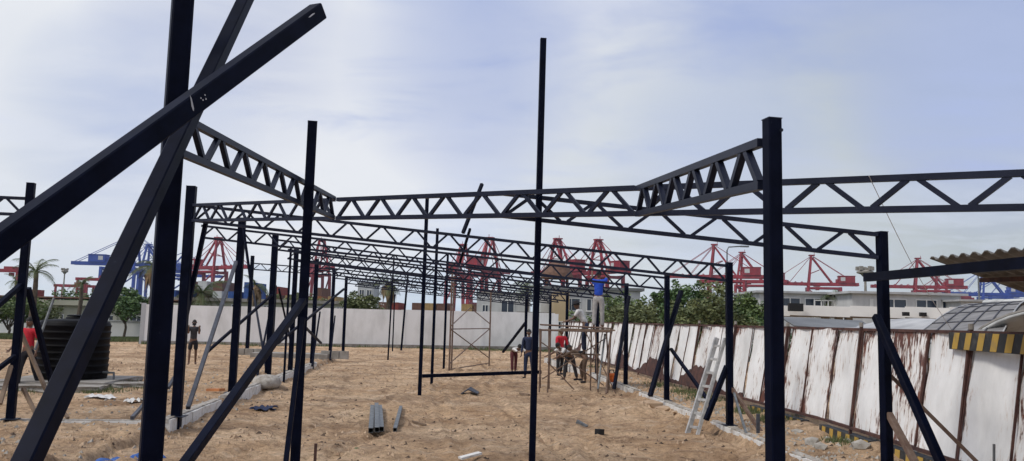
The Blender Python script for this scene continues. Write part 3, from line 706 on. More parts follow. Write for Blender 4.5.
GB = 'steel braces propping the posts'
def pb(x0, y0, Y0, x1, y1, Y1, w, lb, m=None, name='steel_brace', cat='brace', g=GB, e0=0, e1=0):
    a, b = ext(at(x0, y0, Y0), at(x1, y1, Y1), e0, e1)
    return bar(a, b, w, lb, name, m, cat, g)
pb(236, 262, 19.4, 188, 408, 15.3, 0.075, 'grey brace from the second left post down to the foot of the thick left post', M['grey_steel'])
pb(207, 352, 20.5, 272, 295, 23.6, 0.065, 'thin brace crossing between the second and third left posts')
pb(253, 290, 36, 268, 379, 24.5, 0.07, 'steep thin brace leaning left at the third left post')
pb(270, 311, 26.5, 255, 388, 22.5, 0.055, 'steep thin brace leaning right at the third left post')
pb(278, 343, 25.5, 344, 289, 32, 0.07, 'long thin brace rising right towards the fifth left post')
pb(305, 327, 27, 321, 343, 30, 0.07, 'short brace falling right towards the fifth left post')
pb(320, 312, 31.5, 312, 366, 29.5, 0.06, 'steep short brace beside the fifth left post')
pb(335, 316, 37.5, 330, 360, 35.5, 0.06, 'steep short brace beside the sixth left post')
pb(279, 289, 27, 292, 348, 30, 0.055, 'thin leaning rod behind the third left post')
pb(243, 226, 19.6, 252, 290, 19.2, 0.05, 'thin rod hanging beside the second left post top')
pb(183, 330, 15.2, 206, 222, 15.3, 0.075, 'brace behind the thick left post rising to its truss')
pb(28, 288, 14.4, 54, 392, 15.4, 0.08, 'dark brace leaning right from the left edge post')
pb(22, 284, 14.2, -14, 316, 13.2, 0.08, 'dark brace leaving the left edge post to the left')
pb(15, 356, 14.1, -10, 375, 13.6, 0.07, 'low dark brace by the foot of the left edge post')
GW = 'rough wooden props'
pb(20, 330, 14.6, 46, 390, 14.4, 0.055, 'brown wooden prop leaning between the left edge post and the tank', M['wood'], 'wooden_prop', 'prop', GW)
pb(23, 388, 14.3, 36, 414, 14.1, 0.055, 'short brown wooden stake lying by the left edge post', M['wood'], 'wooden_prop', 'prop', GW)
pb(11, 366, 14.0, 0, 404, 13.6, 0.06, 'grey brown wooden prop at the very left edge', M['wood'], 'wooden_prop', 'prop', GW)
pb(58, 405, 14.6, 68, 418, 14.4, 0.05, 'short brown stake end right of the rear crossed beam', M['wood'], 'wooden_prop', 'prop', GW)
pb(54, 298, 20.0, 35, 350, 19.6, 0.045, 'pale thin pole leaning against the water tank', M['galv'], 'thin_pole', 'pole', None)
pb(132, 418, 14.5, 148, 400, 15.6, 0.06, 'grey pipe end poking up from the sand left of the nearest post', M['grey_steel'], 'steel_offcut', 'offcut', None)
pb(178, 372, 16, 168, 388, 15.6, 0.06, 'short grey brace stub at the foot of the thick left post', M['grey_steel'], 'steel_offcut', 'offcut', None)
# centre: three slender uprights, sill bar, x braced tower
f1 = gnd(419.5, 394, -0.15); f2 = gnd(431.5, 385, -0.15); f3 = gnd(443.5, 372, -0.15)
post(f1, 5.3, 0.095, 'tallest of three slim uprights left of centre', GP, leanxy=(0.02, 0), plate=False)
post(f2, 4.7, 0.085, 'middle of three slim uprights left of centre', GP, leanxy=(0.02, 0), plate=False)
post(f3, 4.4, 0.085, 'shortest and rearmost of three slim uprights left of centre', GP, leanxy=(0.02, 0), plate=False)
pb(422, 376, 24.0, 541, 372, 25.2, 0.10, 'long dark bar lying low between the slim uprights and the centre post', cat='bar', name='sill_bar', g=None)
post(gnd(388, 356, 0.0), 4.9, 0.07, 'slim leaning pole near the boundary wall left of the palm', GP, plate=False, leanxy=(0.1, 0))
post(gnd(401, 349, 0.0), 4.6, 0.11, 'dark pole close to the boundary wall right of the palm', GP, plate=False, leanxy=(0.25, 0))
post(gnd(392.5, 350, 0.0), 3.2, 0.07, 'slim pole beside the leaning pole near the boundary wall', GP, plate=False)
post(gnd(525, 365, -0.1), 3.2, 0.13, 'dark post behind the navy clothed worker', GP, plate=False)
pb(503, 352, 40, 526, 322, 38, 0.10, 'brace rising right to the post behind the navy clothed worker')
pb(482, 184, 17.5, 463, 233, 17.0, 0.065, 'short slanted bar end sticking up through the front trusses', cat='bar', e1=0.0)
pb(470, 229, 18.6, 460, 262, 19.5, 0.055, 'slanted bar end seen between the first and second sloping trusses', cat='bar')
# right side braces
pb(629, 296, 24.8, 614, 389, 24.0, 0.085, 'steep brace left of the post just right of the scaffold')
pb(681, 291, 20.9, 650, 396, 19.9, 0.10, 'thick steep brace crossing behind the post between ladder and scaffold')
pb(671, 349, 20.6, 710, 403, 18.6, 0.07, 'brace falling right behind the ladder from the middle right post')
pb(727, 366, 15.8, 706, 420, 15.6, 0.085, 'dark brace leaning right onto the post by the ladder')
pb(731, 387, 15.8, 761, 432, 15.2, 0.065, 'rusty brown strut falling right from the post by the ladder', M['brown_steel'])
pb(734, 393, 15.7, 747, 436, 14.7, 0.04, 'thin grey rod beside the rusty brown strut', M['galv'], 'thin_pole', 'pole', None)
pb(758, 414, 15.0, 758, 434, 15.0, 0.055, 'short grey stub standing in the sand right of the rusty strut', M['grey_steel'], 'steel_offcut', 'offcut', None)
pb(876, 316, 10.05, 941, 463, 8.9, 0.085, 'thick dark brace falling right across the rusty fence', e1=0.35)
pb(889, 374, 10.3, 978, 463, 10.0, 0.045, 'thin rust brown strut falling right across the fence foot', M['brown_steel'], e1=0.1)
pb(889, 414, 10.1, 916, 464, 9.6, 0.07, 'short dark brown strut at the foot of the post by the canopy', M['brown_steel'], e1=0.15)
pb(994, 444, 8.6, 994, 462, 8.6, 0.02, 'thin grey rod standing at the fence foot near the right edge', M['galv'], 'thin_pole', 'pole', None, e1=1)
# thin pale wire
w0, w1 = at(869, 176, 7.3), at(952, 330, 11.4)
MB().tube([w0.lerp(w1, t / 12) - Vector((0, 0, 0.10 * math.sin(math.pi * t / 12))) for t in range(13)], 0.0035, 5).build('thin_wire', M['c_white'], label='thin pale wire hanging from the right front truss to the fence', cat='wire')

# ------------------------------------------------------------------ corrugated canopy at the right edge
C0, C1 = at(930, 259, 9.0), at(1075, 243.5, 6.2)
rd = (at(1045, 300, 11.2) - C0)
cn = empty('corrugated_canopy', C0, 'corrugated sheet canopy jutting in from the right edge', 'canopy')
def sheet(a, b, r, waves, amp, th):
    mm = MB(); n = waves * 8; P = []
    for layer in (0, th):
        for j in (0, 1):
            for i in range(n + 1):
                t = i / n; p = a.lerp(b, t) + r * j
                P.append(p + Vector((0, 0, layer + amp * (1 if (math.sin(t * waves * 2 * math.pi) > 0) else -1) * min(1, abs(math.sin(t * waves * 2 * math.pi)) * 1.8))))
    q = n + 1; fs = []
    for i in range(n):
        fs += [(i, i + 1, q + i + 1, q + i), (2 * q + i, 3 * q + i, 3 * q + i + 1, 2 * q + i + 1), (i, 2 * q + i, 2 * q + i + 1, i + 1), (q + i, q + i + 1, 3 * q + i + 1, 3 * q + i)]
    return mm.add(P, fs)
M['canopy_sheet'] = mat('weathered_corrugated_sheet', (0.10, 0.092, 0.08), 0.8, col2=(0.20, 0.19, 0.17), scale=3, stretch=(1, 1, 1))
sheet(C0, C1, rd, 11, 0.016, 0.010).build('corrugated_sheet', M['canopy_sheet'], cn)
q0, q1 = at(866, 277.5, 10.0), at(1085, 257.5, 6.15)
MB().beam(q0, q1, 0.07, 0.10).build('support_beam', STEEL, cn)
for t in (0.35, 0.8): MB().beam(C0.lerp(C1, 0.05) + rd * t - Vector((0, 0, .06)), C1 + rd * t - Vector((0, 0, .06)), 0.05).build('purlin', M['rust'], cn)
for t in (0.0, 1.0):
    p = C1.lerp(C0, 0.0) + rd * t * 0.8; MB().beam((p.x, p.y, -0.1), (p.x, p.y, p.z - 0.03), 0.09).build('support_post', STEEL, cn)
#PART3
# ------------------------------------------------------------------ foliage helpers
def leaves(mm, c, rad, n, size, flat=1.0):
    """n leaf faces spread through a lumpy ball"""
    for _ in range(n):
        d = Vector((random.gauss(0, 1), random.gauss(0, 1), random.gauss(0, 1))).normalized() * (random.random() ** 0.45)
        p = c + Vector((d.x * rad[0], d.y * rad[1], d.z * rad[2]))
        s = size * random.uniform(0.6, 1.3)
        a = Vector((random.gauss(0, 1), random.gauss(0, 1), random.gauss(0, 0.5))).normalized(); b = a.cross(Vector((random.gauss(0, 1), random.gauss(0, 1), random.gauss(0, 1)))).normalized()
        mm.add([p - a * s, p + b * s * 0.45, p + a * s, p - b * s * 0.45], [(0, 1, 2, 3)])
def tree(name, base, H, W, n, size, leaf, label, cat='tree', group=None, trunk_h=0.35, lobes=9, flower=False, depth=None, seed=1):
    random.seed(seed); base = Vector(base); depth = depth or W
    e = empty(name, base, label, cat, group)
    tr = MB(); tops = []
    top = base + Vector((0, 0, H * trunk_h)); r0 = 0.02 * H + 0.03
    tr.tube([base - Vector((0, 0, .2)), base + Vector((0.03 * W, 0, H * trunk_h * 0.5)), top], [r0, r0 * 0.8, r0 * 0.6], 7)
    cr = MB()
    for i in range(lobes):
        an = i * 2.4 + random.uniform(-.4, .4); rr = math.sqrt((i + 0.5) / lobes)
        zc_ = H * (trunk_h + (1 - trunk_h) * random.uniform(0.25, 0.85) * (1 - 0.35 * rr))
        c = base + Vector((math.cos(an) * rr * W * 0.40, math.sin(an) * rr * depth * 0.40, zc_))
        tr.tube([top - Vector((0, 0, 0.1 * H)), top.lerp(c, 0.5) + Vector((0, 0, 0.05 * H)), c], [r0 * 0.5, r0 * 0.3, r0 * 0.1], 5)
        s = random.uniform(0.13, 0.23) * W
        leaves(cr, c, (s, s * depth / W, min(s, H * 0.22)), n // lobes, size)
        for _ in range(3):  # stray sprigs break the outline
            d = Vector((random.gauss(0, 1), random.gauss(0, 1), random.uniform(0, 1.2))).normalized()
            leaves(cr, c + Vector((d.x * s, d.y * s, d.z * min(s, H * .25))) * 1.15, (s * .35, s * .35, s * .3), n // lobes // 9, size)
    tr.build('trunk', M['bark'], e); cr.build('crown', leaf, e)
    if flower:
        fl = MB()
        for i in range(50):
            d = Vector((random.gauss(0, 1), random.gauss(0, 1), random.gauss(0, .7))).normalized(); leaves(fl, base + Vector((d.x * W * .45, d.y * W * .45, H * .68 + d.z * H * .28)), (.1, .1, .05), 3, .07)
        fl.build('blossom', M['flower'], e)
    return e
def palm(base, H, R_, label, nf=15, group=None, skirt=False, seed=1, trunk_r=0.16):
    random.seed(seed); base = Vector(base); e = empty('palm_tree', base, label, 'palm tree', group)
    tr = MB(); top = base + Vector((0.05 * H, 0, H))
    n = 14; tr.tube([base.lerp(top, i / n) + Vector((0.03 * H * math.sin(i / n * 3), 0, 0)) for i in range(n + 1)], [trunk_r * (1.25 - 0.4 * i / n + 0.06 * (i % 2)) for i in range(n + 1)], 9)
    tr.build('trunk', M['bark'], e)
    top = top + Vector((0, 0, 0))
    cr = MB()
    for i in range(nf):
        an = i * 2.4; el = R(random.uniform(-15, 70)); L = R_ * random.uniform(0.8, 1.1)
        pts = []; p = top.copy(); dirv = Vector((math.cos(an) * math.cos(el), math.sin(an) * math.cos(el), math.sin(el)))
        for s in range(11):
            pts.append(p.copy()); p = p + dirv * (L / 10); dirv = (dirv - Vector((0, 0, 0.17))).normalized()
        cr.tube(pts, [0.03 * (1 - s / 11) + 0.006 for s in range(11)], 4)
        for s in range(1, 11):
            d = (pts[s] - pts[s - 1]).normalized(); sd_ = d.cross(Vector((0, 0, 1))).normalized(); ll = L * 0.26 * math.sin(math.pi * (s / 11.5)) + 0.06
            for q in range(3):
                o = pts[s - 1].lerp(pts[s], q / 3)
                for sg in (-1, 1):
                    tip = o + sd_ * sg * ll * 0.85 + d * ll * 0.45 - Vector((0, 0, ll * random.uniform(0.25, 0.6)))
                    cr.add([o, o + d * 0.05 * L / 2.5, tip], [(0, 1, 2)])
    cr.build('fronds', M['frond'], e)
    if skirt:
        sk = MB()
        for i in range(60):
            an = random.uniform(0, 6.28); a = top + Vector((math.cos(an) * .1, math.sin(an) * .1, random.uniform(-.5, .1))); L = R_ * random.uniform(0.45, 0.8)
            b = a + Vector((math.cos(an) * random.uniform(.2, .55), math.sin(an) * random.uniform(.2, .55), -L))
            m_ = a.lerp(b, .4) + Vector((math.cos(an) * .22, math.sin(an) * .22, .05)); t_ = Vector((-math.sin(an), math.cos(an), 0)) * .09
            sk.add([a, m_ - t_, b, m_ + t_], [(0, 1, 2, 3)])
        sk.build('dead_fronds', M['dead_frond'], e)
    return e

# ------------------------------------------------------------------ trees and shrubs
GTB = 'leafy trees behind the rusty fence'
for i, (px, Y, H, W, lf, lb) in enumerate([(621, 47, 3.7, 4.0, 'leaf_a', 'low bushy tree just right of the blue shirted worker'),
        (650, 42, 3.4, 4.2, 'leaf_c', 'olive toned bushy tree behind the fence right of the scaffold'),
        (686, 38, 4.6, 3.0, 'leaf_b', 'dark green conical tree, tallest and darkest behind the fence'),
        (712, 36, 3.9, 3.6, 'leaf_c', 'broad olive tree between the dark conical tree and the post by the ladder'),
        (741, 37, 3.6, 3.4, 'leaf_a', 'spreading tree right of the post by the ladder')]):
    p = at(px, 330, Y); tree('leafy_tree', (p.x, p.y, 0), H, W, 5200, 0.10, M[lf], lb, 'tree', GTB, 0.22, 13, seed=20 + i)
p = at(768, 330, 35); tree('shrub', (p.x, p.y, 0), 2.4, 2.4, 1600, 0.10, M['leaf_b'], 'low dark shrub beside the white flat roof, behind the nearest right post', 'shrub', None, 0.1, 7, seed=31)
p = at(596, 330, 58); tree('shrub', (p.x, p.y, 0), 3.1, 4.0, 2000, 0.12, M['leaf_a'], 'green shrub behind the fence end, left of the blue shirted worker', 'shrub', None, 0.1, 8, seed=32)
p = at(124, 330, 60); tree('leafy_tree', (p.x, p.y, 0), 3.7, 4.0, 4200, 0.12, M['leaf_b'], 'small round crowned tree with pale blossom beyond the tank', 'tree', None, 0.36, 11, flower=True, seed=40)
p = at(8, 330, 58); tree('leafy_tree', (p.x, p.y, 0), 3.6, 4.6, 3800, 0.12, M['leaf_a'], 'bushy green tree at the left edge below the palm', 'tree', None, 0.2, 10, seed=41)
p = at(44, 330, 61); tree('shrub', (p.x, p.y, 0), 2.7, 2.4, 1500, 0.11, M['leaf_c'], 'small olive shrub behind the left of the tank', 'shrub', None, 0.15, 7, seed=42)
p = at(362, 330, 66); tree('leafy_tree', (p.x, p.y, 0), 4.2, 3.6, 3000, 0.13, M['leaf_c'], 'round olive tree rising behind the boundary wall left of the palm', 'tree', None, 0.3, 10, flower=True, seed=43)
p = at(300, 330, 85); tree('shrub', (p.x, p.y, 0), 4.6, 7.0, 2200, 0.18, M['leaf_c'], 'low olive treetops behind the boundary wall at the left row', 'shrub', None, 0.2, 9, seed=44)
p = at(90, 330, 90); tree('shrub', (p.x, p.y, 0), 4.4, 9.0, 2600, 0.18, M['leaf_b'], 'dark treetops just behind the cream building', 'shrub', None, 0.2, 9, seed=45)
for px, Y, H, R_, lb, nf, sk, sd_ in [(31, 55, 4.3, 1.9, 'palm with long arching fronds at the left edge', 13, False, 1), (78, 70, 4.0, 1.4, 'small palm in front of the dark treetops above the tank', 12, False, 2),
        (149, 56, 4.9, 1.7, 'palm with a brown skirt of dead fronds left of the nearest post', 14, True, 3), (200, 60, 3.3, 2.3, 'low wide palm behind the wall right of the nearest post', 18, False, 4),
        (253, 62, 4.0, 1.5, 'half dry palm behind the wall between the left row posts', 10, True, 5), (387, 60, 4.3, 1.55, 'dark palm standing above the boundary wall left of centre', 16, True, 6),
        (526, 75, 4.9, 1.9, 'dark palm behind the wall at the centre post', 16, False, 7), (837, 62, 4.0, 1.9, 'small bright palm on the terrace between the white low buildings', 14, False, 8), (12, 95, 4.9, 1.6, 'distant small palm at the far left edge', 12, False, 9)]:
    p = at(px, 330, Y); palm((p.x - .05 * H, p.y, 0), H, R_, lb, nf, 'palm trees around the site', sk, 50 + sd_)
# hedge and grass
random.seed(3)
gm = MB()
for i in range(9000):
    px = random.uniform(-30, 150); yy = random.uniform(51, 56); p = at(px, 335, yy); s = random.uniform(.06, .22); a = random.uniform(0, 3.14)
    gm.add([(p.x - .04 * math.cos(a), yy - .04 * math.sin(a), -.05), (p.x + .04 * math.cos(a), yy + .04 * math.sin(a), -.05), (p.x + random.uniform(-.06, .06), yy, s)], [(0, 1, 2)])
gm.build('grass', M['grass'], label='strip of rough grass beyond the sand at the left', cat='grass', kind='stuff')
wg = MB()
spots = [(5.0, 21.5, .55, 130), (5.35, 17.0, .3, 100), (5.0, 23.5, .5, 110), (5.3, 18.6, .35, 140), (4.7, 26, .5, 80), (5.45, 13.8, .2, 60), (-11.2, 20.2, .8, 160), (-9.6, 19.5, .5, 120), (-9.2, 21.5, .6, 120), (-12.5, 19.6, .5, 80), (3.6, 36, .6, 60)]
for sx, sy, sr, n in spots:
    for i in range(n * 4):
        x = random.gauss(sx, sr * .5); yy = random.gauss(sy, sr); s = random.uniform(.04, .15); a = random.uniform(0, 3.14); z = gz(x, yy)
        wg.add([(x - .012 * math.cos(a), yy - .012 * math.sin(a), z - .02), (x + .012 * math.cos(a), yy + .012 * math.sin(a), z - .02), (x + random.uniform(-.06, .06), yy + random.uniform(-.04, .04), z + s)], [(0, 1, 2)])
for i in range(900):
    t = random.random(); c = WA.lerp(WB, t); x = c.x + random.uniform(-.1, .1); yy = c.y - random.uniform(.1, .5); s = random.uniform(.05, .22) * (1 if vnoise(np.array([x * 1.3]), np.array([0.]), 4)[0] > .5 else .3)
    wg.add([(x - .03, yy, -.08), (x + .03, yy, -.08), (x + random.uniform(-.06, .06), yy, s)], [(0, 1, 2)])
wg.build('weeds', M['grass'], label='tufts of green weeds along the fence foot, tank slab and wall', cat='weeds', kind='stuff')

# ------------------------------------------------------------------ buildings
def building(name, p, q, depth, z0, z1, mw, label, wins=(), roof=None, rt=0.18, over=0.3, cat='building', win_mat=None, group=None):
    """front face from p to q (ground xy); wins: (t0, t1, za, zb)"""
    p = Vector((*p, 0)); q = Vector((*q, 0)); u = (q - p).normalized(); n = Vector((-u.y, u.x, 0)); L = (q - p).length; rz = math.atan2(u.y, u.x)
    e = empty(name, (p + q) / 2, label, cat, group)
    c = (p + q) / 2 + n * depth / 2
    MB().box((c.x, c.y, (z0 + z1) / 2), (L, depth, z1 - z0), rz).build('wall', mw, e)
    MB().box((c.x, c.y, z1 + rt / 2 + .003), (L + 2 * over, depth + 2 * over, rt), rz).build('roof', roof or M['white_paint'], e)
    for t0, t1, za, zb in wins:
        a = p + u * L * t0; b = p + u * L * t1; m_ = (a + b) / 2; w = (b - a).length; o = -n * 0.02
        f = MB(); fw = 0.07
        for zz in (za + fw / 2, zb - fw / 2): f.box((m_.x + o.x, m_.y + o.y, zz), (w, .08, fw), rz)
        for xx in (-w / 2 + fw / 2, 0, w / 2 - fw / 2):
            cc = m_ + u * xx + o; f.box((cc.x, cc.y, (za + zb) / 2), (fw, .075, zb - za - 2 * fw), rz)
        fr = f.build('window', M['white_paint'], e)
        MB().box((m_.x - n.x * .004, m_.y - n.y * .004, (za + zb) / 2), (w - fw, .03, zb - za - fw), rz).build('pane', win_mat or M['glass'], fr, origin=wloc(e))
        MB().box((m_.x - n.x * .07, m_.y - n.y * .07, za - .04), (w + .16, .14, .06), rz).build('sill', M['white_paint'], fr, origin=wloc(e))
    return e, u, n, L
# long cream building at the left
pL, qL = at(-60, 326, 74), at(175, 326, 76)
bc, u, n, L = building('low_building', (pL.x, pL.y), (qL.x, qL.y), 9, -.2, 2.25, M['cream_paint'], 'long low cream building with small windows beyond the tank', [(t, t + .062, .75, 1.45) for t in (.05, .15, .25, .352, .455, .56, .68, .8, .9)], M['cream_paint'], .45, .5)
MB().box((pL.x * .5 + qL.x * .5, 76 + 4, 2.95), (L + 2, 10, .12), math.atan2(u.y, u.x)).build('roof_edge', M['tile_brown'], bc)
for t in (.1, .3, .5, .62, .74, .86):
    c = pL.lerp(qL, t); MB().box((c.x, c.y - .1, 1.0), (.35, .16, 2.4)).build('pilaster', M['cream_paint'], bc)
a, b = at(70, 330, 62), at(162, 330, 62)
lw = empty('garden_wall', (a + b) / 2, 'low pale wall between the grass strip and the cream building', 'wall')
MB().box(((a.x + b.x) / 2, 62, .45), (b.x - a.x, .2, 1.3)).build('wall_panel', M['white_paint'], lw)
MB().box(((a.x + b.x) / 2, 62, 1.13), (b.x - a.x + .1, .3, .07)).build('coping', M['grey_paint'], lw)
a, b = at(-40, 330, 64), at(70, 330, 64)
lw = empty('garden_wall', (a + b) / 2, 'low pale wall behind the red shirted man', 'wall')
MB().box(((a.x + b.x) / 2, 64, .35), (b.x - a.x, .2, 1.1)).build('wall_panel', M['white_paint'], lw)
MB().box(((a.x + b.x) / 2, 64, .93), (b.x - a.x + .1, .3, .07)).build('coping', M['grey_paint'], lw)
# cream building behind the wall at the left row
a, b = at(176, 330, 78), at(352, 330, 80)
building('low_building', (a.x, a.y), (b.x, b.y), 8, -.2, 3.0, M['cream_paint'], 'long cream building with dark windows just over the boundary wall', [(t, t + .045, 2.25, 2.75) for t in (.1, .3, .48, .78, .9)], M['concrete'], .3, .4)
# dark block over the wall
a, b = at(356, 330, 120), at(372, 330, 120)
building('grey_block', (a.x, a.y), (b.x, b.y), 5, 0, 6.6, M['grey_paint'], 'small dark grey block high behind the round olive tree', [(.1, .42, 4.6, 5.8), (.56, .9, 4.6, 5.8)], M['roof_grey'], .2, .1)
# middle group
a, b = at(476, 330, 84), at(530, 330, 84)
building('flat_building', (a.x, a.y), (b.x, b.y), 8, 0, 4.5, M['wall_offwhite'], 'white block wall building left of the centre post', [(.1, .22, 2.4, 3.4), (.45, .7, 2.6, 3.9)], M['concrete'], .2, .1)
a, b = at(540, 330, 78), at(640, 330, 78)
building('flat_building', (a.x, a.y), (b.x, b.y), 8, 0, 4.9, M['wall_offwhite'], 'pale grey two storey building with wide dark windows behind the scaffold', [(.22, .40, 2.9, 4.1), (.46, .56, 2.9, 4.1), (.66, .78, 2.9, 4.1)], M['roof_grey'], .28, .35)
a, b = at(553, 330, 74), at(569, 330, 74)
building('beige_block', (a.x, a.y), (b.x, b.y), 3.6, 0, 4.5, M['beige_paint'], 'narrow beige stair block in front of the pale grey building', [(.3, .7, 1.2, 1.9)], M['concrete'], .12, .05)
a, b = at(517, 330, 70), at(552, 330, 70)
building('beige_block', (a.x, a.y), (b.x, b.y), 3.0, 0, 2.55, M['beige_paint'], 'low beige block showing over the wall end', [(.62, .8, 1.9, 2.3)], M['concrete'], .08, .05)
# brown roofed lookout
c = at(556, 330, 100)
lk_ = empty('roofed_tower', (c.x, c.y, 0), 'open tower with a rounded brown roof behind the trusses', 'tower')
MB().box((c.x, c.y, 2.4), (2.6, 2.6, 5.2)).build('wall', M['grey_paint'], lk_)
for sx in (-1, 1):
    for sy in (-1, 1): MB().beam((c.x + sx * 1.25, c.y + sy * 1.25, 5), (c.x + sx * 1.25, c.y + sy * 1.25, 7.1), .16).build('column', M['tile_brown'], lk_)
MB().lathe((c.x, c.y, 0), [(1.95, 7.0), (2.0, 7.15), (1.85, 7.7), (1.5, 8.4), (.9, 8.9), (.1, 9.15)], 20).build('roof', M['tile_brown'], lk_)
MB().box((c.x, c.y, 5.4), (2.9, 2.9, .7)).build('parapet', M['tile_brown'], lk_)
# right: white low buildings with terrace windows
a, b = at(760, 330, 62), at(826, 330, 62)
building('white_building', (a.x, a.y), (b.x, b.y), 7, -.2, 4.4, M['wall_offwhite'], 'white low building with wide dark windows right of the nearest right post', [(.30, .62, 3.35, 4.1), (.68, .97, 3.35, 4.1)], M['roof_pale'], .16, .35)
a, b = at(853, 330, 58), at(962, 330, 58)
e, u, n, L = building('white_building', (a.x, a.y), (b.x, b.y), 7, -.2, 4.35, M['wall_offwhite'], 'white low building with dark windows crossed by the canopy beam', [(.16, .19, 3.4, 4.0), (.26, .5, 3.3, 4.05), (.58, .78, 3.3, 4.05), (.82, .97, 3.3, 4.05)], M['roof_pale'], .16, .35)
a, b = at(815, 330, 61), at(856, 330, 61)
tr_ = empty('terrace_railing', (a + b) / 2, 'terrace railing between the two white low buildings', 'railing')
for zz in (3.3, 3.9): MB().beam((a.x, a.y, zz), (b.x, b.y, zz), .07).build('rail', M['white_paint'], tr_)
for i in range(7):
    q = a.lerp(b, i / 6); MB().beam((q.x, q.y, 2.6), (q.x, q.y, 3.9), .07).build('baluster_post', M['white_paint'], tr_)
a, b = at(962, 330, 56), at(1040, 330, 56)
building('white_building', (a.x, a.y), (b.x, b.y), 6, -.2, 3.9, M['wall_offwhite'], 'white low building end behind the arched roof at the right edge', [(.05, .3, 3.0, 3.7)], M['roof_pale'], .14, .3)
# white flat canopy roof with dark soffit
fr = empty('flat_canopy_roof', at(870, 330, 44).xy.to_3d(), 'long white flat roof edge with dark soffit running behind the fence', 'roof')
pts = [at(745, 309, 46), at(790, 310, 45), at(850, 312, 44), at(905, 314, 43), at(950, 315.5, 42), at(985, 316, 42)]
for i, (a, b) in enumerate(zip(pts, pts[1:])):
    zt, zb = 2.85, 2.15
    MB().beam((a.x, a.y, 2.82), (b.x, b.y, 2.76), .12, .56).build('fascia', M['white_paint'], fr)
    mm = MB(); mm.add([(a.x, a.y + .07, 2.50), (b.x, b.y + .07, 2.50), (b.x + 1.5, b.y + 5, 2.50), (a.x + 1.5, a.y + 5, 2.50), (a.x, a.y + .07, 2.60), (b.x, b.y + .07, 2.60), (b.x + 1.5, b.y + 5, 2.60), (a.x + 1.5, a.y + 5, 2.60)], [(0, 1, 2, 3), (7, 6, 5, 4), (0, 4, 5, 1), (1, 5, 6, 2), (2, 6, 7, 3), (3, 7, 4, 0)]).build('roof_slab', M['concrete'], fr)
for px in (832, 846, 856, 926, 963):
    q = at(px, 330, 46); MB().box((q.x, q.y + 1, 1.1), (.35, .35, 2.8)).build('column', M['concrete'], fr)
q = at(794, 311, 44.6); MB().box((q.x, q.y - .25, 2.95), (.75, .3, .42)).build('floodlight', M['dark'], fr)
for px in (904, 921): q = at(px, 315, 42.6); MB().box((q.x, q.y - .2, 2.7), (.3, .2, .2)).build('floodlight', M['dark'], fr)
# grey lean roofs behind the fence
a, b = at(766, 330, 30), at(842, 330, 30)
e = empty('shed_roof', (a + b) / 2, 'dark grey sheet shed roof just behind the fence, under the white roof edge', 'shed')
MB().add([(a.x, 27, 1.95), (b.x, 27, 1.80), (b.x + 2.0, 33, 2.22), (a.x + 1.5, 33, 2.3), (a.x, 27, 1.9), (b.x, 27, 1.75), (b.x + 2.0, 33, 2.17), (a.x + 1.5, 33, 2.25)], [(0, 1, 2, 3), (7, 6, 5, 4), (0, 4, 5, 1), (1, 5, 6, 2), (2, 6, 7, 3), (3, 7, 4, 0)]).build('roof', M['roof_grey'], e)
for x_, y_ in ((a.x + .2, 27.2), (b.x - .2, 27.2), (b.x + 1.7, 32.7), (a.x + 1.6, 32.7)): MB().beam((x_, y_, -.1), (x_, y_, 1.78), .12).build('post', M['rust'], e)
def vault(p, axis, width, length, zside, rise, nseg, mats, label, ribs, name='arched_roof', e0=0.0, e1=math.pi, th=.06):
    """barrel roof: axis unit vector in plan, p one end of the centre line"""
    p = Vector(p); ax = Vector((*axis, 0)).normalized(); sd_ = Vector((-ax.y, ax.x, 0))
    e = empty(name, p + ax * length / 2, label, 'roof')
    def arc(t, s, off=0.0):
        an = e0 + (e1 - e0) * t; return p + ax * s + sd_ * (math.cos(an) * (width / 2 + off)) + Vector((0, 0, zside + math.sin(an) * (rise + off)))
    mm = MB(); P = []; nl = 2
    for off in (0, th):
        for j in range(nl):
            for i in range(nseg + 1): P.append(arc(i / nseg, length * j / (nl - 1), off))
    q = nseg + 1; fs = []
    for i in range(nseg):
        fs += [(i, i + 1, q + i + 1, q + i), (2 * q + i, 3 * q + i, 3 * q + i + 1, 2 * q + i + 1), (i, 2 * q + i, 2 * q + i + 1, i + 1), (q + i, q + i + 1, 3 * q + i + 1, 3 * q + i)]
    mm.add(P, fs); mm.build('vault_sheet', mats[0], e, smooth=True)
    for k in range(ribs + 1):
        r_ = MB(); s = length * k / ribs; r_.tube([arc(i / nseg, s, th + .01) for i in range(nseg + 1)], .035, 6); r_.build('rib', mats[1], e)
    for k in range(1, 8):
        r_ = MB(); r_.tube([arc(k / 8, 0, th + .01), arc(k / 8, length, th + .01)], .025, 5); r_.build('purlin', mats[1], e)
    return e, arc
va = at(905, 335, 22); vb = at(1100, 335, 17)
M['pvc'] = mat('stained_white_membrane', (0.55, 0.55, 0.52), 0.6, col2=(0.16, 0.16, 0.15), scale=0.9, detail=9, lo=.45, hi=.75)
ar = empty('arched_roof', (11.5, 19, 0), 'dark curved roof with a grid of ribs sloping up behind the hazard board', 'roof')
Q = [at(915, 337, 15.5), at(1003, 333, 13.6), at(1032, 303, 21.5), at(985, 304.5, 24.5)]
def arp(s_, t_, o=0.0):
    p = Q[0].lerp(Q[1], s_).lerp(Q[3].lerp(Q[2], s_), t_); return p + Vector((0, 0, .22 * math.sin(math.pi * t_) + o))
P = []; nu, nv = 10, 12
for o_ in (0, -.06):
    for j in range(nv + 1):
        for i in range(nu + 1): P.append(arp(i / nu, j / nv, o_))
fs = []; q_ = (nu + 1) * (nv + 1)
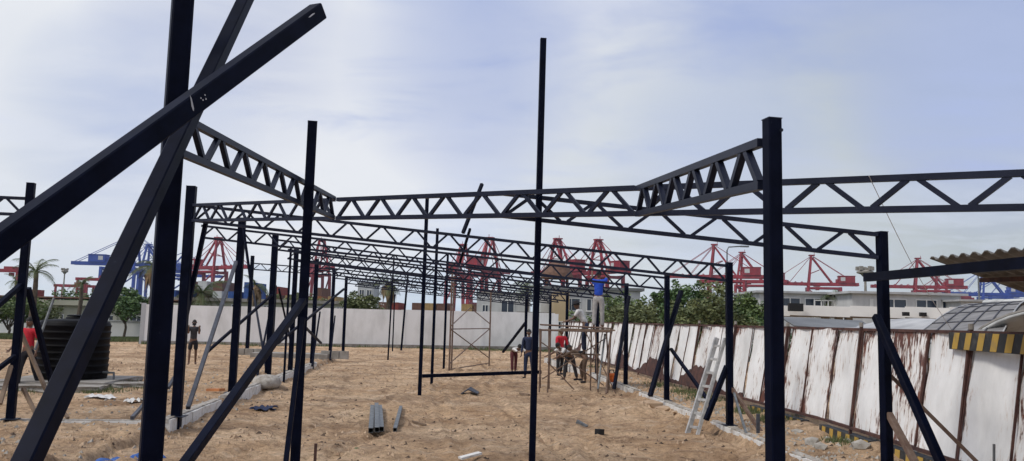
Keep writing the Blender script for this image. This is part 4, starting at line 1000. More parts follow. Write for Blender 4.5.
for j in range(nv):
    for i in range(nu): k_ = j * (nu + 1) + i; fs += [(k_, k_ + 1, k_ + nu + 2, k_ + nu + 1), (k_ + q_, k_ + q_ + nu + 1, k_ + q_ + nu + 2, k_ + q_ + 1)]
MB().add(P, fs).build('roof_sheet', M['roof_dark_grid'], ar, smooth=True)
for i in range(6): MB().tube([arp(i / 5, j / 10, .015) for j in range(11)], .014, 5).build('rib', M['roof_pale'] if i in (0, 5) else M['cable'], ar)
for j in range(1, 6): MB().tube([arp(i / 5, j / 6, .012) for i in range(6)], .012, 5).build('purlin', M['cable'], ar)
MB().tube([arp(i / 10, 1.0, .05) for i in range(11)], .08, 6).build('ridge_roll', M['pvc'], ar)
for q in (arp(.05, .05), arp(.95, .05), arp(.05, .95), arp(.95, .95)): MB().beam((q.x, q.y, -.1), (q.x, q.y, q.z - .08), .1).build('post', M['rust'], ar)
# white membrane edge on its camera-facing end and a pale arched roof to its left
mm = MB(); ax = Vector((0.9, .44, 0)).normalized()
def band(p, axis, width, length, zs, rise, n=24, th=.05, e0=0, e1=math.pi):
    p = Vector(p); ax = Vector((*axis, 0)).normalized(); sd_ = Vector((-ax.y, ax.x, 0)); P = []
    for off in (0, th):
        for s in (0, length):
            for i in range(n + 1):
                an = e0 + (e1 - e0) * i / n; P.append(p + ax * s + sd_ * math.cos(an) * (width / 2 + off) + Vector((0, 0, zs + math.sin(an) * (rise + off))))
    q = n + 1; fs = []
    for i in range(n): fs += [(i, i + 1, q + i + 1, q + i), (2 * q + i, 3 * q + i, 3 * q + i + 1, 2 * q + i + 1), (i, 2 * q + i, 2 * q + i + 1, i + 1), (q + i, q + i + 1, 3 * q + i + 1, 3 * q + i)]
    return MB().add(P, fs)
e2 = empty('membrane_roof', (9.2, 14.0, 0), 'stained white membrane arch at the right edge behind the hazard board', 'roof')
band((8.75, 13.2, 0), (0.95, 0.31), 4.4, 5.0, 0.7, 1.55).build('membrane', M['pvc'], e2, smooth=True)
for k in range(3): band((8.75, 13.2, 0) if k == 0 else (8.75 + 2.4 * k * .95, 13.2 + 2.4 * k * .31, 0), (0.95, 0.31), 4.52, .07, 0.7, 1.61, th=.03).build('hoop', M['concrete'], e2)
e3 = empty('membrane_roof', (11, 24, 0), 'pale sagging membrane roof seen over the fence left of the arched roof', 'roof')
P = []; nu, nv = 20, 8
a, b = at(838, 330, 25), at(935, 330, 23)
for j in range(nv + 1):
    for i in range(nu + 1):
        s, t = i / nu, j / nv; x = lerp(a.x, b.x + 1.2, s) + t * 1.6; yy = lerp(24.0, 21.5, s) + t * 6
        z = 1.62 + 0.62 * math.sin(min(1, t * 1.3) * math.pi / 2) * (0.35 + .65 * math.sin(min(1, s * 1.25) * math.pi / 2)) + .06 * math.sin(s * 9 + t * 3)
        P.append((x, yy, z))
n_ = len(P); P += [(x, yy, z - .03) for x, yy, z in P]
fs = []
for j in range(nv):
    for i in range(nu):
        q = j * (nu + 1) + i; fs.append((q, q + 1, q + nu + 2, q + nu + 1)); fs.append((q + n_, q + n_ + nu + 1, q + n_ + nu + 2, q + n_ + 1))
MB().add(P, fs).build('membrane', M['roof_pale'], e3, smooth=True)
for q in ((a.x + .2, 24.2), (b.x + 1, 21.8), (a.x + 1.8, 29.6), (b.x + 2.4, 27.2)): MB().beam((*q, -.1), (*q, 1.6), .1).build('post', M['rust'], e3)

# ------------------------------------------------------------------ container stacks
def container(c, rz, mt, label, group, L=12.2):
    """ribbed steel box with doors"""
    e = empty('shipping_container', c, label, 'container', group); c = Vector(c); mm = MB(); W, H = 2.44, 2.59
    rot = Matrix.Rotation(rz, 3, 'Z'); n = int(L / .55); P = []
    for zz in (0.12, H - .12):
        for sg in (1, -1):
            for i in range(n * 2 + 1):
                x = -L / 2 + .15 + (L - .3) * i / (2 * n); o = .05 if i % 2 else 0; P.append(c + rot @ Vector((x if sg > 0 else -x, sg * (W / 2 - .02 - o), zz)))
    k = len(P) // 2; mm.add(P, [(i, (i + 1) % k, k + (i + 1) % k, k + i) for i in range(k)])
    mm.box(c + Vector((0, 0, .07)), (L, W, .14), rz); mm.box(c + Vector((0, 0, H - .07)), (L, W, .14), rz)
    for sx in (-1, 1):
        for sy in (-1, 1): mm.box(c + rot @ Vector((sx * (L / 2 - .08), sy * (W / 2 - .08), H / 2)), (.16, .16, H - .28), rz)
    mm.build('body', mt, e)
    d = MB()
    for sy in (-.58, .58): d.box(c + rot @ Vector((-L / 2 + .02, sy, H / 2)), (.05, 1.1, H - .3), rz)
    d.build('door', mt, e)
    return e
mats_ = ['tan_cont', 'brown_cont', 'red_cont', 'orange_cont', 'blue_cont', 'white_cont']
names_ = {'tan_cont': 'tan', 'brown_cont': 'brown', 'red_cont': 'dark red', 'orange_cont': 'orange', 'blue_cont': 'blue', 'white_cont': 'white'}
protos = {}
def put_container(c, rz, mt, label, group):
    if mt not in protos:
        protos[mt] = container(c, rz, M[mt], label, group); protos[mt]['_b'] = 1; del protos[mt]['_b']; protos[mt].rotation_euler = (0, 0, 0); protos[mt + '_rz'] = rz
        return
    src = protos[mt]; o = src.copy(); col.objects.link(o); o.location = c; o.rotation_euler = (0, 0, rz - protos[mt + '_rz'])
    for ch in [x for x in src.children]:
        d = ch.copy(); col.objects.link(d); d.parent = o
    tag(o, label, None, group)
random.seed(12)
ordn = ['first', 'second', 'third', 'fourth', 'fifth', 'sixth', 'seventh', 'eighth', 'ninth', 'tenth', 'eleventh', 'twelfth', 'thirteenth', 'fourteenth', 'fifteenth', 'sixteenth']
tiern = ['bottom', 'tier two', 'tier three', 'tier four', 'tier five']
def yard(px0, px1, Y, tiers, step, group, where, rz=R(90), palette=None, base_orange=False):
    x0, x1 = at(px0, 320, Y).x, at(px1, 320, Y).x; i = 0; x = x0
    while x < x1 and i < 16:
        nt_ = tiers[i % len(tiers)]
        for t in range(nt_):
            mt = 'orange_cont' if (base_orange and t == 0) else random.choice(palette or mats_)
            put_container(Vector((x, Y, t * 2.6)), rz, mt, '%s container, %s of the %s stack from left, %s' % (names_[mt], tiern[t], ordn[i], where), group)
        x += step; i += 1
yard(372, 505, 190, [2, 2, 2, 1, 2, 2, 2, 0, 2, 2, 2, 2], 2.75, 'containers over the boundary wall', 'over the boundary wall', palette=['tan_cont', 'tan_cont', 'brown_cont', 'brown_cont', 'red_cont'], base_orange=True)
yard(776, 882, 215, [4, 4, 4, 3, 3, 4, 3, 3], 3.4, 'containers behind the white buildings', 'behind the white buildings', palette=['tan_cont', 'brown_cont', 'red_cont', 'brown_cont', 'orange_cont'])
yard(178, 262, 230, [3, 4, 4, 4, 3, 4], 4.2, 'containers behind the left posts', 'behind the left posts', palette=['blue_cont', 'blue_cont', 'blue_cont', 'white_cont', 'brown_cont'])
yard(-6, 60, 260, [2, 2, 3, 2, 2], 5.2, 'containers at the far left', 'at the far left', palette=['brown_cont', 'red_cont'])
yard(265, 345, 260, [3, 4, 3, 3, 4, 3], 4.4, 'containers behind the tall left of centre post', 'behind the fifth left post', palette=['brown_cont', 'red_cont', 'orange_cont', 'tan_cont'])
for px, lb in ((120, 'first'), (235, 'second')): pass

# ------------------------------------------------------------------ ship-to-shore cranes
def crane(mt, label, group, back=-32):
    e = empty('port_crane', (0, 0, 0), label, 'crane', group); W, S = 9.0, 15.0
    fr = MB()
    for x in (-S, S):
        for y in (-W, W): fr.beam((x, y, 0), (x, y * .86, 41), 2.3, 2.6)
        fr.beam((x, -W, 4), (x, W, 4), 1.5, 2.0); fr.beam((x, -W * .9, 39), (x, W * .9, 39), 1.8, 2.4)
    for y in (-W, W):
        fr.beam((-S, y * .95, 15), (S, y * .95, 15), 1.4, 1.9); fr.beam((-S, y * .93, 16), (S, y * .88, 39), 1.0)
        fr.beam((-S, y * .87, 40), (S, y * .87, 40), 1.4, 1.8)
        for x in (-S, S): fr.box((x, y, 1.2), (6.5, 2.4, 2.4))
    fr.build('portal_frame', mt, e)
    gr = MB()
    for y in (-3.2, 3.2): gr.beam((back, y, 44), (16, y, 44), 1.5, 3.1)
    for x in range(back, 17, 6): gr.beam((x, -3.2, 43.5), (x, 3.2, 43.5), .7)
    gr.build('girder', mt, e)
    bo = MB()
    for y in (-3.0, 3.0):
        bo.beam((16.2, y, 44), (54, y, 44.4), 1.4, 3.0)
        for k in range(6): bo.beam((17 + k * 6, y, 43), (20 + k * 6, y, 46.6), .4); bo.beam((20 + k * 6, y, 46.6), (23 + k * 6, y, 43), .4)
    for x in range(18, 55, 7): bo.beam((x, -3, 44.2), (x, 3, 44.2), .6)
    bo.build('boom', mt, e)
    ap = MB()
    for y in (-1, 1):
        ap.beam((S - 1, y * W * .8, 41), (S - 4, y * 2.6, 71), 1.8); ap.beam((-8, y * 3.2, 45), (S - 5, y * 2.6, 70), 1.4)
        ap.beam((S - 2.3, y * 6.0, 54), (3.5, y * 3.0, 58), .6)
    ap.beam((S - 4, -3.4, 71), (S - 4, 3.4, 71), 2.0); ap.box((S - 4.5, 0, 72.3), (5.5, 7.0, 1.0)); ap.beam((S - 2.2, -5.4, 55), (S - 2.2, 5.4, 55), .8)
    ap.beam((S - 7, 0, 72.5), (S - 7, 0, 75), .4)
    ap.build('apex_frame', mt, e)
    st = MB()
    for y in (-3, 3):
        for x in (32, 50): st.beam((S - 4, y * .8, 71.5), (x, y, 45), .42)
        st.beam((S - 6, y * .8, 71), (back + 3, y, 45.5), .45)
    st.build('stay_bars', mt, e)
    hs = MB(); hs.box((-21, 0, 48.6), (15, 9.5, 6.4)); hs.box((-21, 0, 52.1), (16, 10.2, .5)); hs.box((-12.4, 0, 47.4), (2, 6, 3)); hs.build('machinery_house', mt, e)
    for y in (-4.84, 4.84): MB().box((-17.5, y, 49), (4.2, .06, 3.6)).build('white_panel', M['white_cont'], e)
    cb = MB(); cb.box((6, 3.6, 39.6), (3.4, 2.6, 3.2)); cb.box((6, 0, 42.2), (6, 7, 1.0)); cb.build('operator_cab', mt, e)
    return e
GC = 'red port cranes on the skyline'
R0 = crane(M['red_crane'], 'x', GC); km = kid_map(R0)
B0_ = crane(M['blue_crane'], 'x', 'blue port cranes on the skyline', -44); km.update(kid_map(B0_))
first = {'r': True, 'b': True}
def put_crane(px, topy, yaw, label, kind='r', scale=1.0, Y=None):
    root = R0 if kind == 'r' else B0_
    o = root if first[kind] else copy_tree(root, km); first[kind] = False
    hy = 320 + (px - 512) * 0.0244
    d = 72 * scale * F / (hy - topy) if Y is None else Y
    p = at(px, 320, d); ax = 11 * scale
    o.location = (p.x - ax * math.cos(R(yaw)), d - ax * math.sin(R(yaw)), 0); o.rotation_euler = (0, 0, R(yaw)); o.scale = (scale,) * 3
    o['label'] = label
put_crane(214, 236, -28, 'red crane between the thick left post and the second left post')
put_crane(318, 238, -65, 'red crane half hidden by the fifth left post')
put_crane(461, 243, 78, 'red crane left of the pair seen through the trusses left of centre')
put_crane(488, 236, 70, 'red crane right of the pair seen through the trusses left of centre')
put_crane(556, 237, 115, 'red crane just right of the centre post, behind the rounded brown roof')
put_crane(597, 238, 118, 'red crane directly above the blue shirted worker')
put_crane(714, 243, 160, 'red crane left of the post by the ladder')
put_crane(742, 251, 150, 'red crane right of the post by the ladder')
put_crane(812, 254, 165, 'red crane with a white panel standing alone right of the nearest right post')
put_crane(919, 257, 162, 'red crane right of the post by the canopy')
put_crane(938, 276, 165, 'lowest and farthest red crane behind the canopy beam')
put_crane(143, 243, 175, 'tallest blue crane in front of the rear crossed beam', 'b')
put_crane(130, 232, 2, 'blue crane with its girder reaching left over the tank', 'b')
put_crane(181, 250, 20, 'blue crane hidden behind the nearest post', 'b')
put_crane(985, 268, 168, 'blue crane low under the corrugated canopy', 'b')
put_crane(1012, 270, 160, 'blue crane at the right edge under the corrugated canopy', 'b')
# low red yard gantries at the left
def yard_gantry(px, Y, label, w=24, h=18, mt=None):
    p = at(px, 320, Y); e = empty('yard_gantry', (p.x, Y, 0), label, 'gantry crane', 'low red yard gantries at the left'); mt = mt or M['red_crane']
    f = MB()
    for x in (-w / 2, w / 2):
        for y in (-5, 5): f.beam((p.x + x, Y + y, 0), (p.x + x, Y + y, h), 1.3)
        f.beam((p.x + x, Y - 5, 1.5), (p.x + x, Y + 5, 1.5), 1.4)
    f.build('leg_frame', mt, e)
    g_ = MB(); g_.beam((p.x - w / 2 - 2, Y - 4, h), (p.x + w / 2 + 2, Y - 4, h), 1.4, 2); g_.beam((p.x - w / 2 - 2, Y + 4, h), (p.x + w / 2 + 2, Y + 4, h), 1.4, 2); g_.build('cross_girder', mt, e)
    t = MB(); t.box((p.x + w * .2, Y, h + 1.6), (6, 9, 2.2)); t.box((p.x + w * .2, Y, h - 2.5), (2.5, 2.5, 2.2)); t.build('trolley', mt, e)
yard_gantry(1, 560, 'low red yard gantry cut by the left edge', 22, 27)
yard_gantry(72, 640, 'low red yard gantry left of the small palm over the tank', 24, 20)
yard_gantry(96, 600, 'low red yard gantry between the tank palm and the rear crossed beam', 26, 24)
# masts
def mast(px, topy, Y, label, head=2.6, name='light_mast'):
    p = at(px, topy, Y); e = empty(name, (p.x, Y, 0), label, 'light mast')
    MB().tube([(p.x, Y, 0), (p.x, Y, p.z - .5)], [.45, .22], 10).build('pole', M['concrete'], e)
    MB().lathe((p.x, Y, 0), [(head * .3, p.z - 2.0), (head * .5, p.z - 1.5), (head * .95, p.z - 1.2), (head, p.z - .9), (head * .7, p.z - .5), (head * .7, p.z)], 14).build('lamp_ring', M['concrete'], e)
    for k_ in range(5): an = k_ * 1.257; MB().box((p.x + math.cos(an) * head * .85, Y + math.sin(an) * head * .85, p.z - .1), (head * .4, head * .4, .9)).build('lamp', M['concrete'], e)
mast(865, 268, 190, 'tall round headed light mast left of the post by the canopy', 1.9)
mast(65, 269, 330, 'tall thin light mast left of the blue cranes', 1.3)
p = at(727, 247, 70)
e = empty('street_lamp', (p.x, 70, 0), 'slim grey street lamp rising above the trees by the post with the ladder', 'street lamp')
MB().tube([(p.x, 70, 0), (p.x, 70, p.z - .3), (p.x + .15, 70, p.z), (p.x + 1.3, 70, p.z + .1)], .06, 8).build('pole', M['galv'], e)
MB().box((p.x + 1.5, 70, p.z + .08), (.7, .3, .12)).build('lamp_head', M['galv'], e)
p = at(978, 268, 60); e = empty('street_lamp', (p.x, 60, 0), 'thin pale pole standing behind the canopy beam near the arched roof', 'pole')
MB().tube([(p.x, 60, 0), (p.x, 60, p.z)], .06, 8).build('pole', M['galv'], e); MB().box((p.x + .3, 60, p.z), (.7, .25, .1)).build('lamp_head', M['galv'], e)
#PART4
# ------------------------------------------------------------------ water tank and slab
tp = gnd(74.5, 376, 0.12); tp = Vector((at(74, 345, 21.6).x, 21.6, 0)); tr = 0.86
tk = empty('water_tank', (tp.x, tp.y, .14), 'large black ribbed plastic water tank on a mossy slab', 'water tank')
prof = [(tr * .97, .14)]; nr = 8; H = 1.36
for i in range(nr):
    z = .16 + H * i / nr; s = H / nr
    prof += [(tr * .975, z + s * .05), (tr * .985, z + s * .62), (tr * 1.0, z + s * .72), (tr * 1.0, z + s * .84), (tr * .975, z + s * .97)]
prof += [(tr * .97, 1.54), (tr * .93, 1.60), (tr * .6, 1.64), (tr * .28, 1.66), (tr * .27, 1.70), (tr * .05, 1.71)]
MB().lathe((tp.x, tp.y, 0), prof, 48).build('tank_shell', M['black_plastic'], tk, smooth=True)
MB().lathe((tp.x, tp.y, 0), [(tr * .25, 1.712), (tr * .26, 1.74), (tr * .2, 1.76), (.02, 1.765)], 24).build('lid', M['black_plastic'], tk)
MB().tube([(tp.x + tr, tp.y - .1, .3), (tp.x + tr + .3, tp.y - .15, .3), (tp.x + tr + .32, tp.y - .15, .05)], .03, 8).build('outlet_pipe', M['galv'], tk)
random.seed(5)
def slab(c, sx, sy, z0, z1, label, rz=0.0):
    bm = bmesh.new(); bmesh.ops.create_cube(bm, size=1)
    for v in bm.verts: v.co = Vector((v.co.x * sx, v.co.y * sy, v.co.z * (z1 - z0)))
    bmesh.ops.subdivide_edges(bm, edges=bm.edges[:], cuts=5, use_grid_fill=True)
    for v in bm.verts: v.co += Vector((random.uniform(-.03, .03), random.uniform(-.03, .03), random.uniform(-.012, .012)))
    r_ = Matrix.Rotation(rz, 3, 'Z'); mm = MB().add([Vector(c) + r_ @ v.co + Vector((0, 0, (z0 + z1) / 2)) for v in bm.verts], [tuple(v.index for v in f.verts) for f in bm.faces]); bm.free()
    return mm.build('concrete_slab', M['concrete'], label=label, cat='slab', group='broken slabs under the water tank')
slab((tp.x, tp.y, 0), 2.7, 2.5, -.15, .13, 'square mossy slab carrying the black water tank', .06)
slab((tp.x + .2, tp.y - 1.9, 0), 3.0, .5, -.2, .10, 'broken slab edge lying in front of the tank', .12)
slab((tp.x - 1.4, tp.y - 2.4, 0), 1.6, .6, -.2, .05, 'low slab piece in front of the tank on the left', -.1)
slab((tp.x + 1.9, tp.y - .4, 0), 1.1, .7, -.2, .09, 'slab lump right of the tank below its outlet', .3)

# ------------------------------------------------------------------ scaffold with planks
GS = 'scaffold frames'
def frame_part(e, segs, r, name):
    for a, b in segs: MB().tube([a, b], r, 7).build(name, M['brown_steel'], e)
sy0, sy1 = 24.6, 25.8
def sx(px, Y): return at(px, 340, Y).x
zp = at(575, 331, sy0).z
g0 = -0.2
sc = empty('scaffold', (sx(577, 25), 25.2, g0), 'rusty tube scaffold with a plank deck under the blue shirted worker', 'scaffold')
xa, xb, xc = sx(541, sy0), sx(575, sy0), sx(611, sy0)
legs = []
for x in (xa, xa + .28, xb + .6, xc):
    for Y in (sy0, sy1): legs.append((Vector((x + random.uniform(-.12, .12), Y, g0)), Vector((x, Y, zp + random.uniform(0.0, .12)))))
frame_part(sc, legs, .024, 'upright')
frame_part(sc, [(Vector((xa, sy0, zp + .16)), Vector((xc, sy0, zp + .10))), (Vector((xa, sy1, zp + .16)), Vector((xc, sy1, zp + .10))), (Vector((xa, sy0, zp)), Vector((xc, sy0, zp))), (Vector((xa, sy1, zp)), Vector((xc, sy1, zp)))], .024, 'ledger')
frame_part(sc, [(Vector((xa, sy0 - .02, zp - .35)), Vector((xc - .2, sy0 - .02, g0 + .25))), (Vector((xa + .1, sy1, g0 + .3)), Vector((xc, sy1, zp - .2))), (Vector((xb, sy0, g0 + .1)), Vector((xa + .2, sy0, g0 + .9))), (Vector((xb + .3, sy0, zp)), Vector((xc + .15, sy0 - .25, g0)))], .018, 'diagonal')
for k in range(4):
    Y = sy0 + .12 + k * .28; MB().box(((xb + xc) / 2 - .15 + .03 * k, Y, zp + .045), (xc - xb + .55, .24, .04), random.uniform(-.02, .02)).build('plank', M['wood'], sc)
zdeck = zp + .065
pb(605, 334, 25, 598, 389, 24.2, .05, 'grey pole leaning against the scaffold deck', M['galv'], 'thin_pole', 'pole', None)
pb(611, 329, 24.8, 606, 394, 23.8, .04, 'thin rod leaning on the right end of the scaffold', M['brown_steel'], 'thin_pole', 'pole', None)
# X braced tower left of centre
c1, c2 = gnd(449, 373, -.15), gnd(489, 366, -.15); 
tw = empty('braced_tower', (c1 + c2) / 2, 'slim cross braced scaffold frame standing left of the centre post', 'scaffold')
h1, h2 = 4.0, 3.2
frame_part(tw, [(Vector((c1.x, c1.y, -.2)), Vector((c1.x, c1.y, h1))), (Vector((c1.x, c1.y + 1.2, -.2)), Vector((c1.x, c1.y + 1.2, h1 - .4))), (Vector((c2.x, c2.y, -.2)), Vector((c2.x, c2.y, h2)))], .035, 'upright')
frame_part(tw, [(Vector((c1.x, c1.y, .2)), Vector((c2.x, c2.y, 1.5))), (Vector((c1.x, c1.y, 1.5)), Vector((c2.x, c2.y, .2))), (Vector((c1.x, c1.y, 1.6)), Vector((c2.x - .9, c2.y, 2.4))), (Vector((c2.x - .9, c2.y, 2.4)), Vector((c2.x, c2.y, 1.7)))], .022, 'diagonal')
frame_part(tw, [(Vector((c1.x, c1.y, 1.5)), Vector((c2.x, c2.y, 1.5))), (Vector((c1.x, c1.y, -.02)), Vector((c2.x, c2.y, -.02)))], .022, 'ledger')

# ------------------------------------------------------------------ ladder
l0, l1 = at(692, 429, 15.9), at(721, 338, 16.05); l0.z = gz(l0.x, l0.y) - .02
ld = empty('ladder', l0, 'scuffed aluminium ladder leaning over the white footing', 'ladder')
d = (l1 - l0); ux = Vector((0.62, -0.78, 0)).normalized(); hw = .12
for s in (-1, 1): MB().beam(l0 + ux * hw * s, l1 + ux * hw * s * .8, .055, .085).build('rail', M['alu'], ld)
for k in range(7):
    c = l0 + d * ((k + .6) / 7.2); MB().beam(c - ux * (hw - .03), c + ux * (hw - .03), .05, .045).build('rung', M['alu'], ld)

# ------------------------------------------------------------------ loose things on the sand
def hollow(a, b, w, th=.006):
    mm = MB(); a = Vector(a); b = Vector(b); d = (b - a).normalized(); x = d.cross(Vector((0, 0, 1))).normalized(); y = x.cross(d)
    P = []
    for e_ in (a, b):
        for s in (w / 2, w / 2 - th):
            for q, r_ in ((-1, -1), (1, -1), (1, 1), (-1, 1)): P.append(e_ + x * q * s + y * r_ * s)
    fs = []
    for i in range(4):
        j = (i + 1) % 4; fs += [(i, j, 8 + j, 8 + i), (4 + i, 12 + i, 12 + j, 4 + j), (i, 4 + i, 4 + j, j), (8 + i, 8 + j, 12 + j, 12 + i)]
    return mm.add(P, fs)
GPf = 'hollow steel lengths lying on the sand'
for (x0, y0, x1, y1, lb) in ((371, 427, 372.5, 404, 'left hollow steel length of the bundle of three on the sand'), (377, 429, 376.5, 404, 'middle hollow steel length of the bundle of three on the sand'), (381.5, 427, 380, 405, 'right hollow steel length of the bundle of three on the sand'), (395, 427, 401, 405, 'single hollow steel length lying apart from the bundle of three')):
    a, b = gnd(x0, y0, -.08), gnd(x1, y1, -.08); zz = max(gz(a.x, a.y), gz(b.x, b.y), gz((a.x + b.x) / 2, (a.y + b.y) / 2)) + .035
    a.z = b.z = zz; w = 0.088 if 'single' not in lb else .07
    hollow(a, b, w).build('hollow_section', M['galv'], label=lb, cat='steel length', group=GPf)
p = gnd(469, 392, -.15); z = gz(p.x, p.y)
mm = MB(); mm.add([(p.x - .26, p.y - .2, z + .0), (p.x - .02, p.y - .25, z + .16), (p.x + .25, p.y - .1, z + .03), (p.x - .2, p.y + .25, z + .02), (p.x + .03, p.y + .2, z + .19), (p.x + .28, p.y + .3, z + .04),
    (p.x - .26, p.y - .2, z - .03), (p.x - .02, p.y - .25, z + .13), (p.x + .25, p.y - .1, z + .0), (p.x - .2, p.y + .25, z - .01), (p.x + .03, p.y + .2, z + .16), (p.x + .28, p.y + .3, z + .01)],
    [(0, 1, 4, 3), (1, 2, 5, 4), (6, 9, 10, 7), (7, 10, 11, 8), (0, 6, 7, 1), (1, 7, 8, 2), (3, 4, 10, 9), (4, 5, 11, 10), (0, 3, 9, 6), (2, 8, 11, 5)]).build('bent_sheet', M['grey_steel'], label='bent grey metal sheet lying on the sand below the low bar', cat='scrap')
def small_rock(px, py, r_, label, mt='rock', name='stone', cat='stone', z0=-.05, sq=.7, group=None):
    p = gnd(px, py, z0); p.z = gz(p.x, p.y) + r_ * .2
    return MB().rock(p, r_, sq).build(name, M[mt], label=label, cat=cat, group=group)
def stick(px, py, px2, py2, w, label, mt='wood', name='wooden_offcut', cat='offcut', z0=-.15, h=None):
    a, b = gnd(px, py, z0), gnd(px2, py2, z0); a.z = gz(a.x, a.y) + w * .5; b.z = gz(b.x, b.y) + w * .5
    return MB().beam(a, b, w, h).build(name, M[mt], label=label, cat=cat)
stick(412, 421, 426, 422, .04, 'thin dark stick on the sand right of the hollow steel lengths')
stick(520, 394, 529, 395.5, .06, 'dark stick on the sand just left of the centre post')
stick(460, 460, 480, 458.5, .12, 'pale board lying on the sand at the bottom edge', 'white_block', 'pale_board', 'board', h=.03)
stick(577, 421, 587, 422, .07, 'small grey scrap on the sand right of the centre post', 'galv')
stick(597, 433, 602, 432, .10, 'small dark box shaped offcut on the sand right of centre', 'dark')
stick(209, 391, 222, 392, .2, 'orange clay tile piece left of the footing', 'terracotta', 'roof_tile', 'tile', z0=0, h=.06)
p = gnd(315, 460, -.15); MB().beam((p.x, p.y, -.2), (p.x, p.y, .08), .035).build('marker_peg', M['rust'], label='short rusty peg standing in the sand at the bottom edge', cat='peg')
p = gnd(357, 440.5, -.15); small_rock(357, 440.5, .035, 'small green scrap on the sand below the hollow steel lengths', 'leaf_b', 'green_scrap', 'scrap')
small_rock(260, 455, .06, 'small dark stone left of the tall post foot at the bottom', 'galv')
def cloth_sheet(c, w, l, rz, amp, mt, label, name='plastic_sheet', n=14, cat='sheet'):
    P = []; r_ = Matrix.Rotation(rz, 3, 'Z'); sd_ = random.random() * 9
    for j in range(n + 1):
        for i in range(n + 1):
            u_, v_ = i / n - .5, j / n - .5; q = r_ @ Vector((u_ * w * (1 + .25 * math.sin(v_ * 9 + sd_)), v_ * l * (1 + .3 * math.sin(u_ * 7 + sd_)), 0))
            x, yy = c[0] + q.x, c[1] + q.y; P.append((x, yy, gz(x, yy) + .03 + amp * (.5 + .5 * math.sin(u_ * 17 + v_ * 8 + sd_)) * random.uniform(.5, 1)))
    k = len(P); P += [(x, yy, z - .006) for x, yy, z in P]
    fs = []
    for j in range(n):
        for i in range(n):
            q = j * (n + 1) + i; fs += [(q, q + 1, q + n + 2, q + n + 1), (q + k, q + k + n + 1, q + k + n + 2, q + k + 1)]
    return MB().add(P, fs).build(name, mt, label=label, cat=cat, smooth=True)
p = gnd(264, 402, 0); cloth_sheet((p.x, p.y), .5, .4, .2, .06, M['c_navy'], 'crumpled dark blue plastic sheet beside the left footing')
p = gnd(127, 450, 0); cloth_sheet((p.x, p.y), .42, .75, -.5, .10, M['tarp_blue'], 'crumpled blue cloth on the sand heap left of the nearest post', 'crumpled_cloth', cat='cloth')
p = gnd(119, 458, 0); cloth_sheet((p.x, p.y), .25, .55, -.3, .09, M['tarp_pale'], 'pale blue cloth end beside the crumpled blue cloth', 'crumpled_cloth', cat='cloth')
p = gnd(100, 400, 0); cloth_sheet((p.x, p.y), .55, .25, .1, .05, M['c_white'], 'pale crumpled plastic lying in front of the tank slabs')
p = gnd(134, 403, 0); cloth_sheet((p.x, p.y), .35, .2, .1, .06, M['c_white'], 'small pale plastic scrap right of the tank slabs')
# cement bag and concrete pads
p = gnd(266, 384, 0); 
bm_ = MB(); bm_.lathe((p.x, p.y, -.1), [(.34, 0), (.42, .12), (.36, .26), (.2, .34), (.02, .36)], 14); bm_.build('sand_heap', M['block_top'], label='pale mortar heap on the left footing by the blue sheet', cat='heap', smooth=True)
for (px, Y, lb) in ((251, 38.5, 'grey hollow block pad under the far left post'), (336, 38.2, 'grey hollow block pad under the sixth left post')):
    c = at(px, 356, Y); mm = MB()
    for i in range(3): mm.box((c.x - .42 + .42 * i, Y - .25, .12), (.39, .2, .36))
    mm.build('block_pad', M['concrete'], label=lb, cat='concrete block')
MB().box((-9.9, 37.9, .05), (3.4, 1.4, .22), .05).build('floor_slab', M['concrete'], label='thin grey concrete slab between the far left post and the left row', cat='slab')
# orange bag
p = gnd(612, 349 + 0, 0); p = at(612, 350, 26.0); z = gz(3.2, 26)
e = empty('tool_bag', (p.x, 26, .05), 'small orange bag with a dark top by the footing right of the scaffold', 'bag')
MB().lathe((p.x, 26, 0), [(.14, .05), (.17, .12), (.16, .26), (.1, .32)], 12).build('bag_body', M['orange'], e, smooth=True)
MB().tube([(p.x - .08, 26, .31), (p.x - .05, 26, .42), (p.x + .05, 26, .42), (p.x + .08, 26, .31)], .018, 6).build('handle', M['dark'], e)
# dark earth heap pieces beside the right footing, rubble by the fence
random.seed(77)
GR = 'pale rubble lumps near the fence foot'
spots = [(806, 421, .30, 'large flat rubble lump just right of the nearest right post'), (817, 424, .16, 'rubble lump touching the large flat one on its right'), (797, 432, .12, 'rubble lump below the large flat one'), (812, 444, .17, 'rubble lump with a dark hollow under it'),
         (820, 449, .12, 'round rubble lump right of the one with the hollow'), (842, 436, .20, 'upright rubble lump under the fence middle'), (848, 443, .12, 'small rubble lump before the upright one'), (861, 452, .20, 'rubble lump left of the post by the canopy'),
         (866, 442, .11, 'little rubble lump by the striped kerb'), (875, 447, .15, 'rubble lump touching the post by the canopy'), (827, 438, .09, 'pebble sized lump between the larger ones'), (900, 452, .16, 'rubble lump right of the post by the canopy'), (912, 458, .12, 'rubble lump behind the thick dark brace'),
         (930, 455, .14, 'rubble lump at the fence foot right of the brace'), (667, 398, .06, 'small stone by the footing of the middle right post'), (681, 386, .08, 'white stone on the sand behind the ladder')]
for px, py, r_, lb in spots: small_rock(px, py, r_, lb, 'rock', 'rubble_lump', 'rubble', 0, .75, GR)
GE = 'brown earth clods heaped beside the right footing'
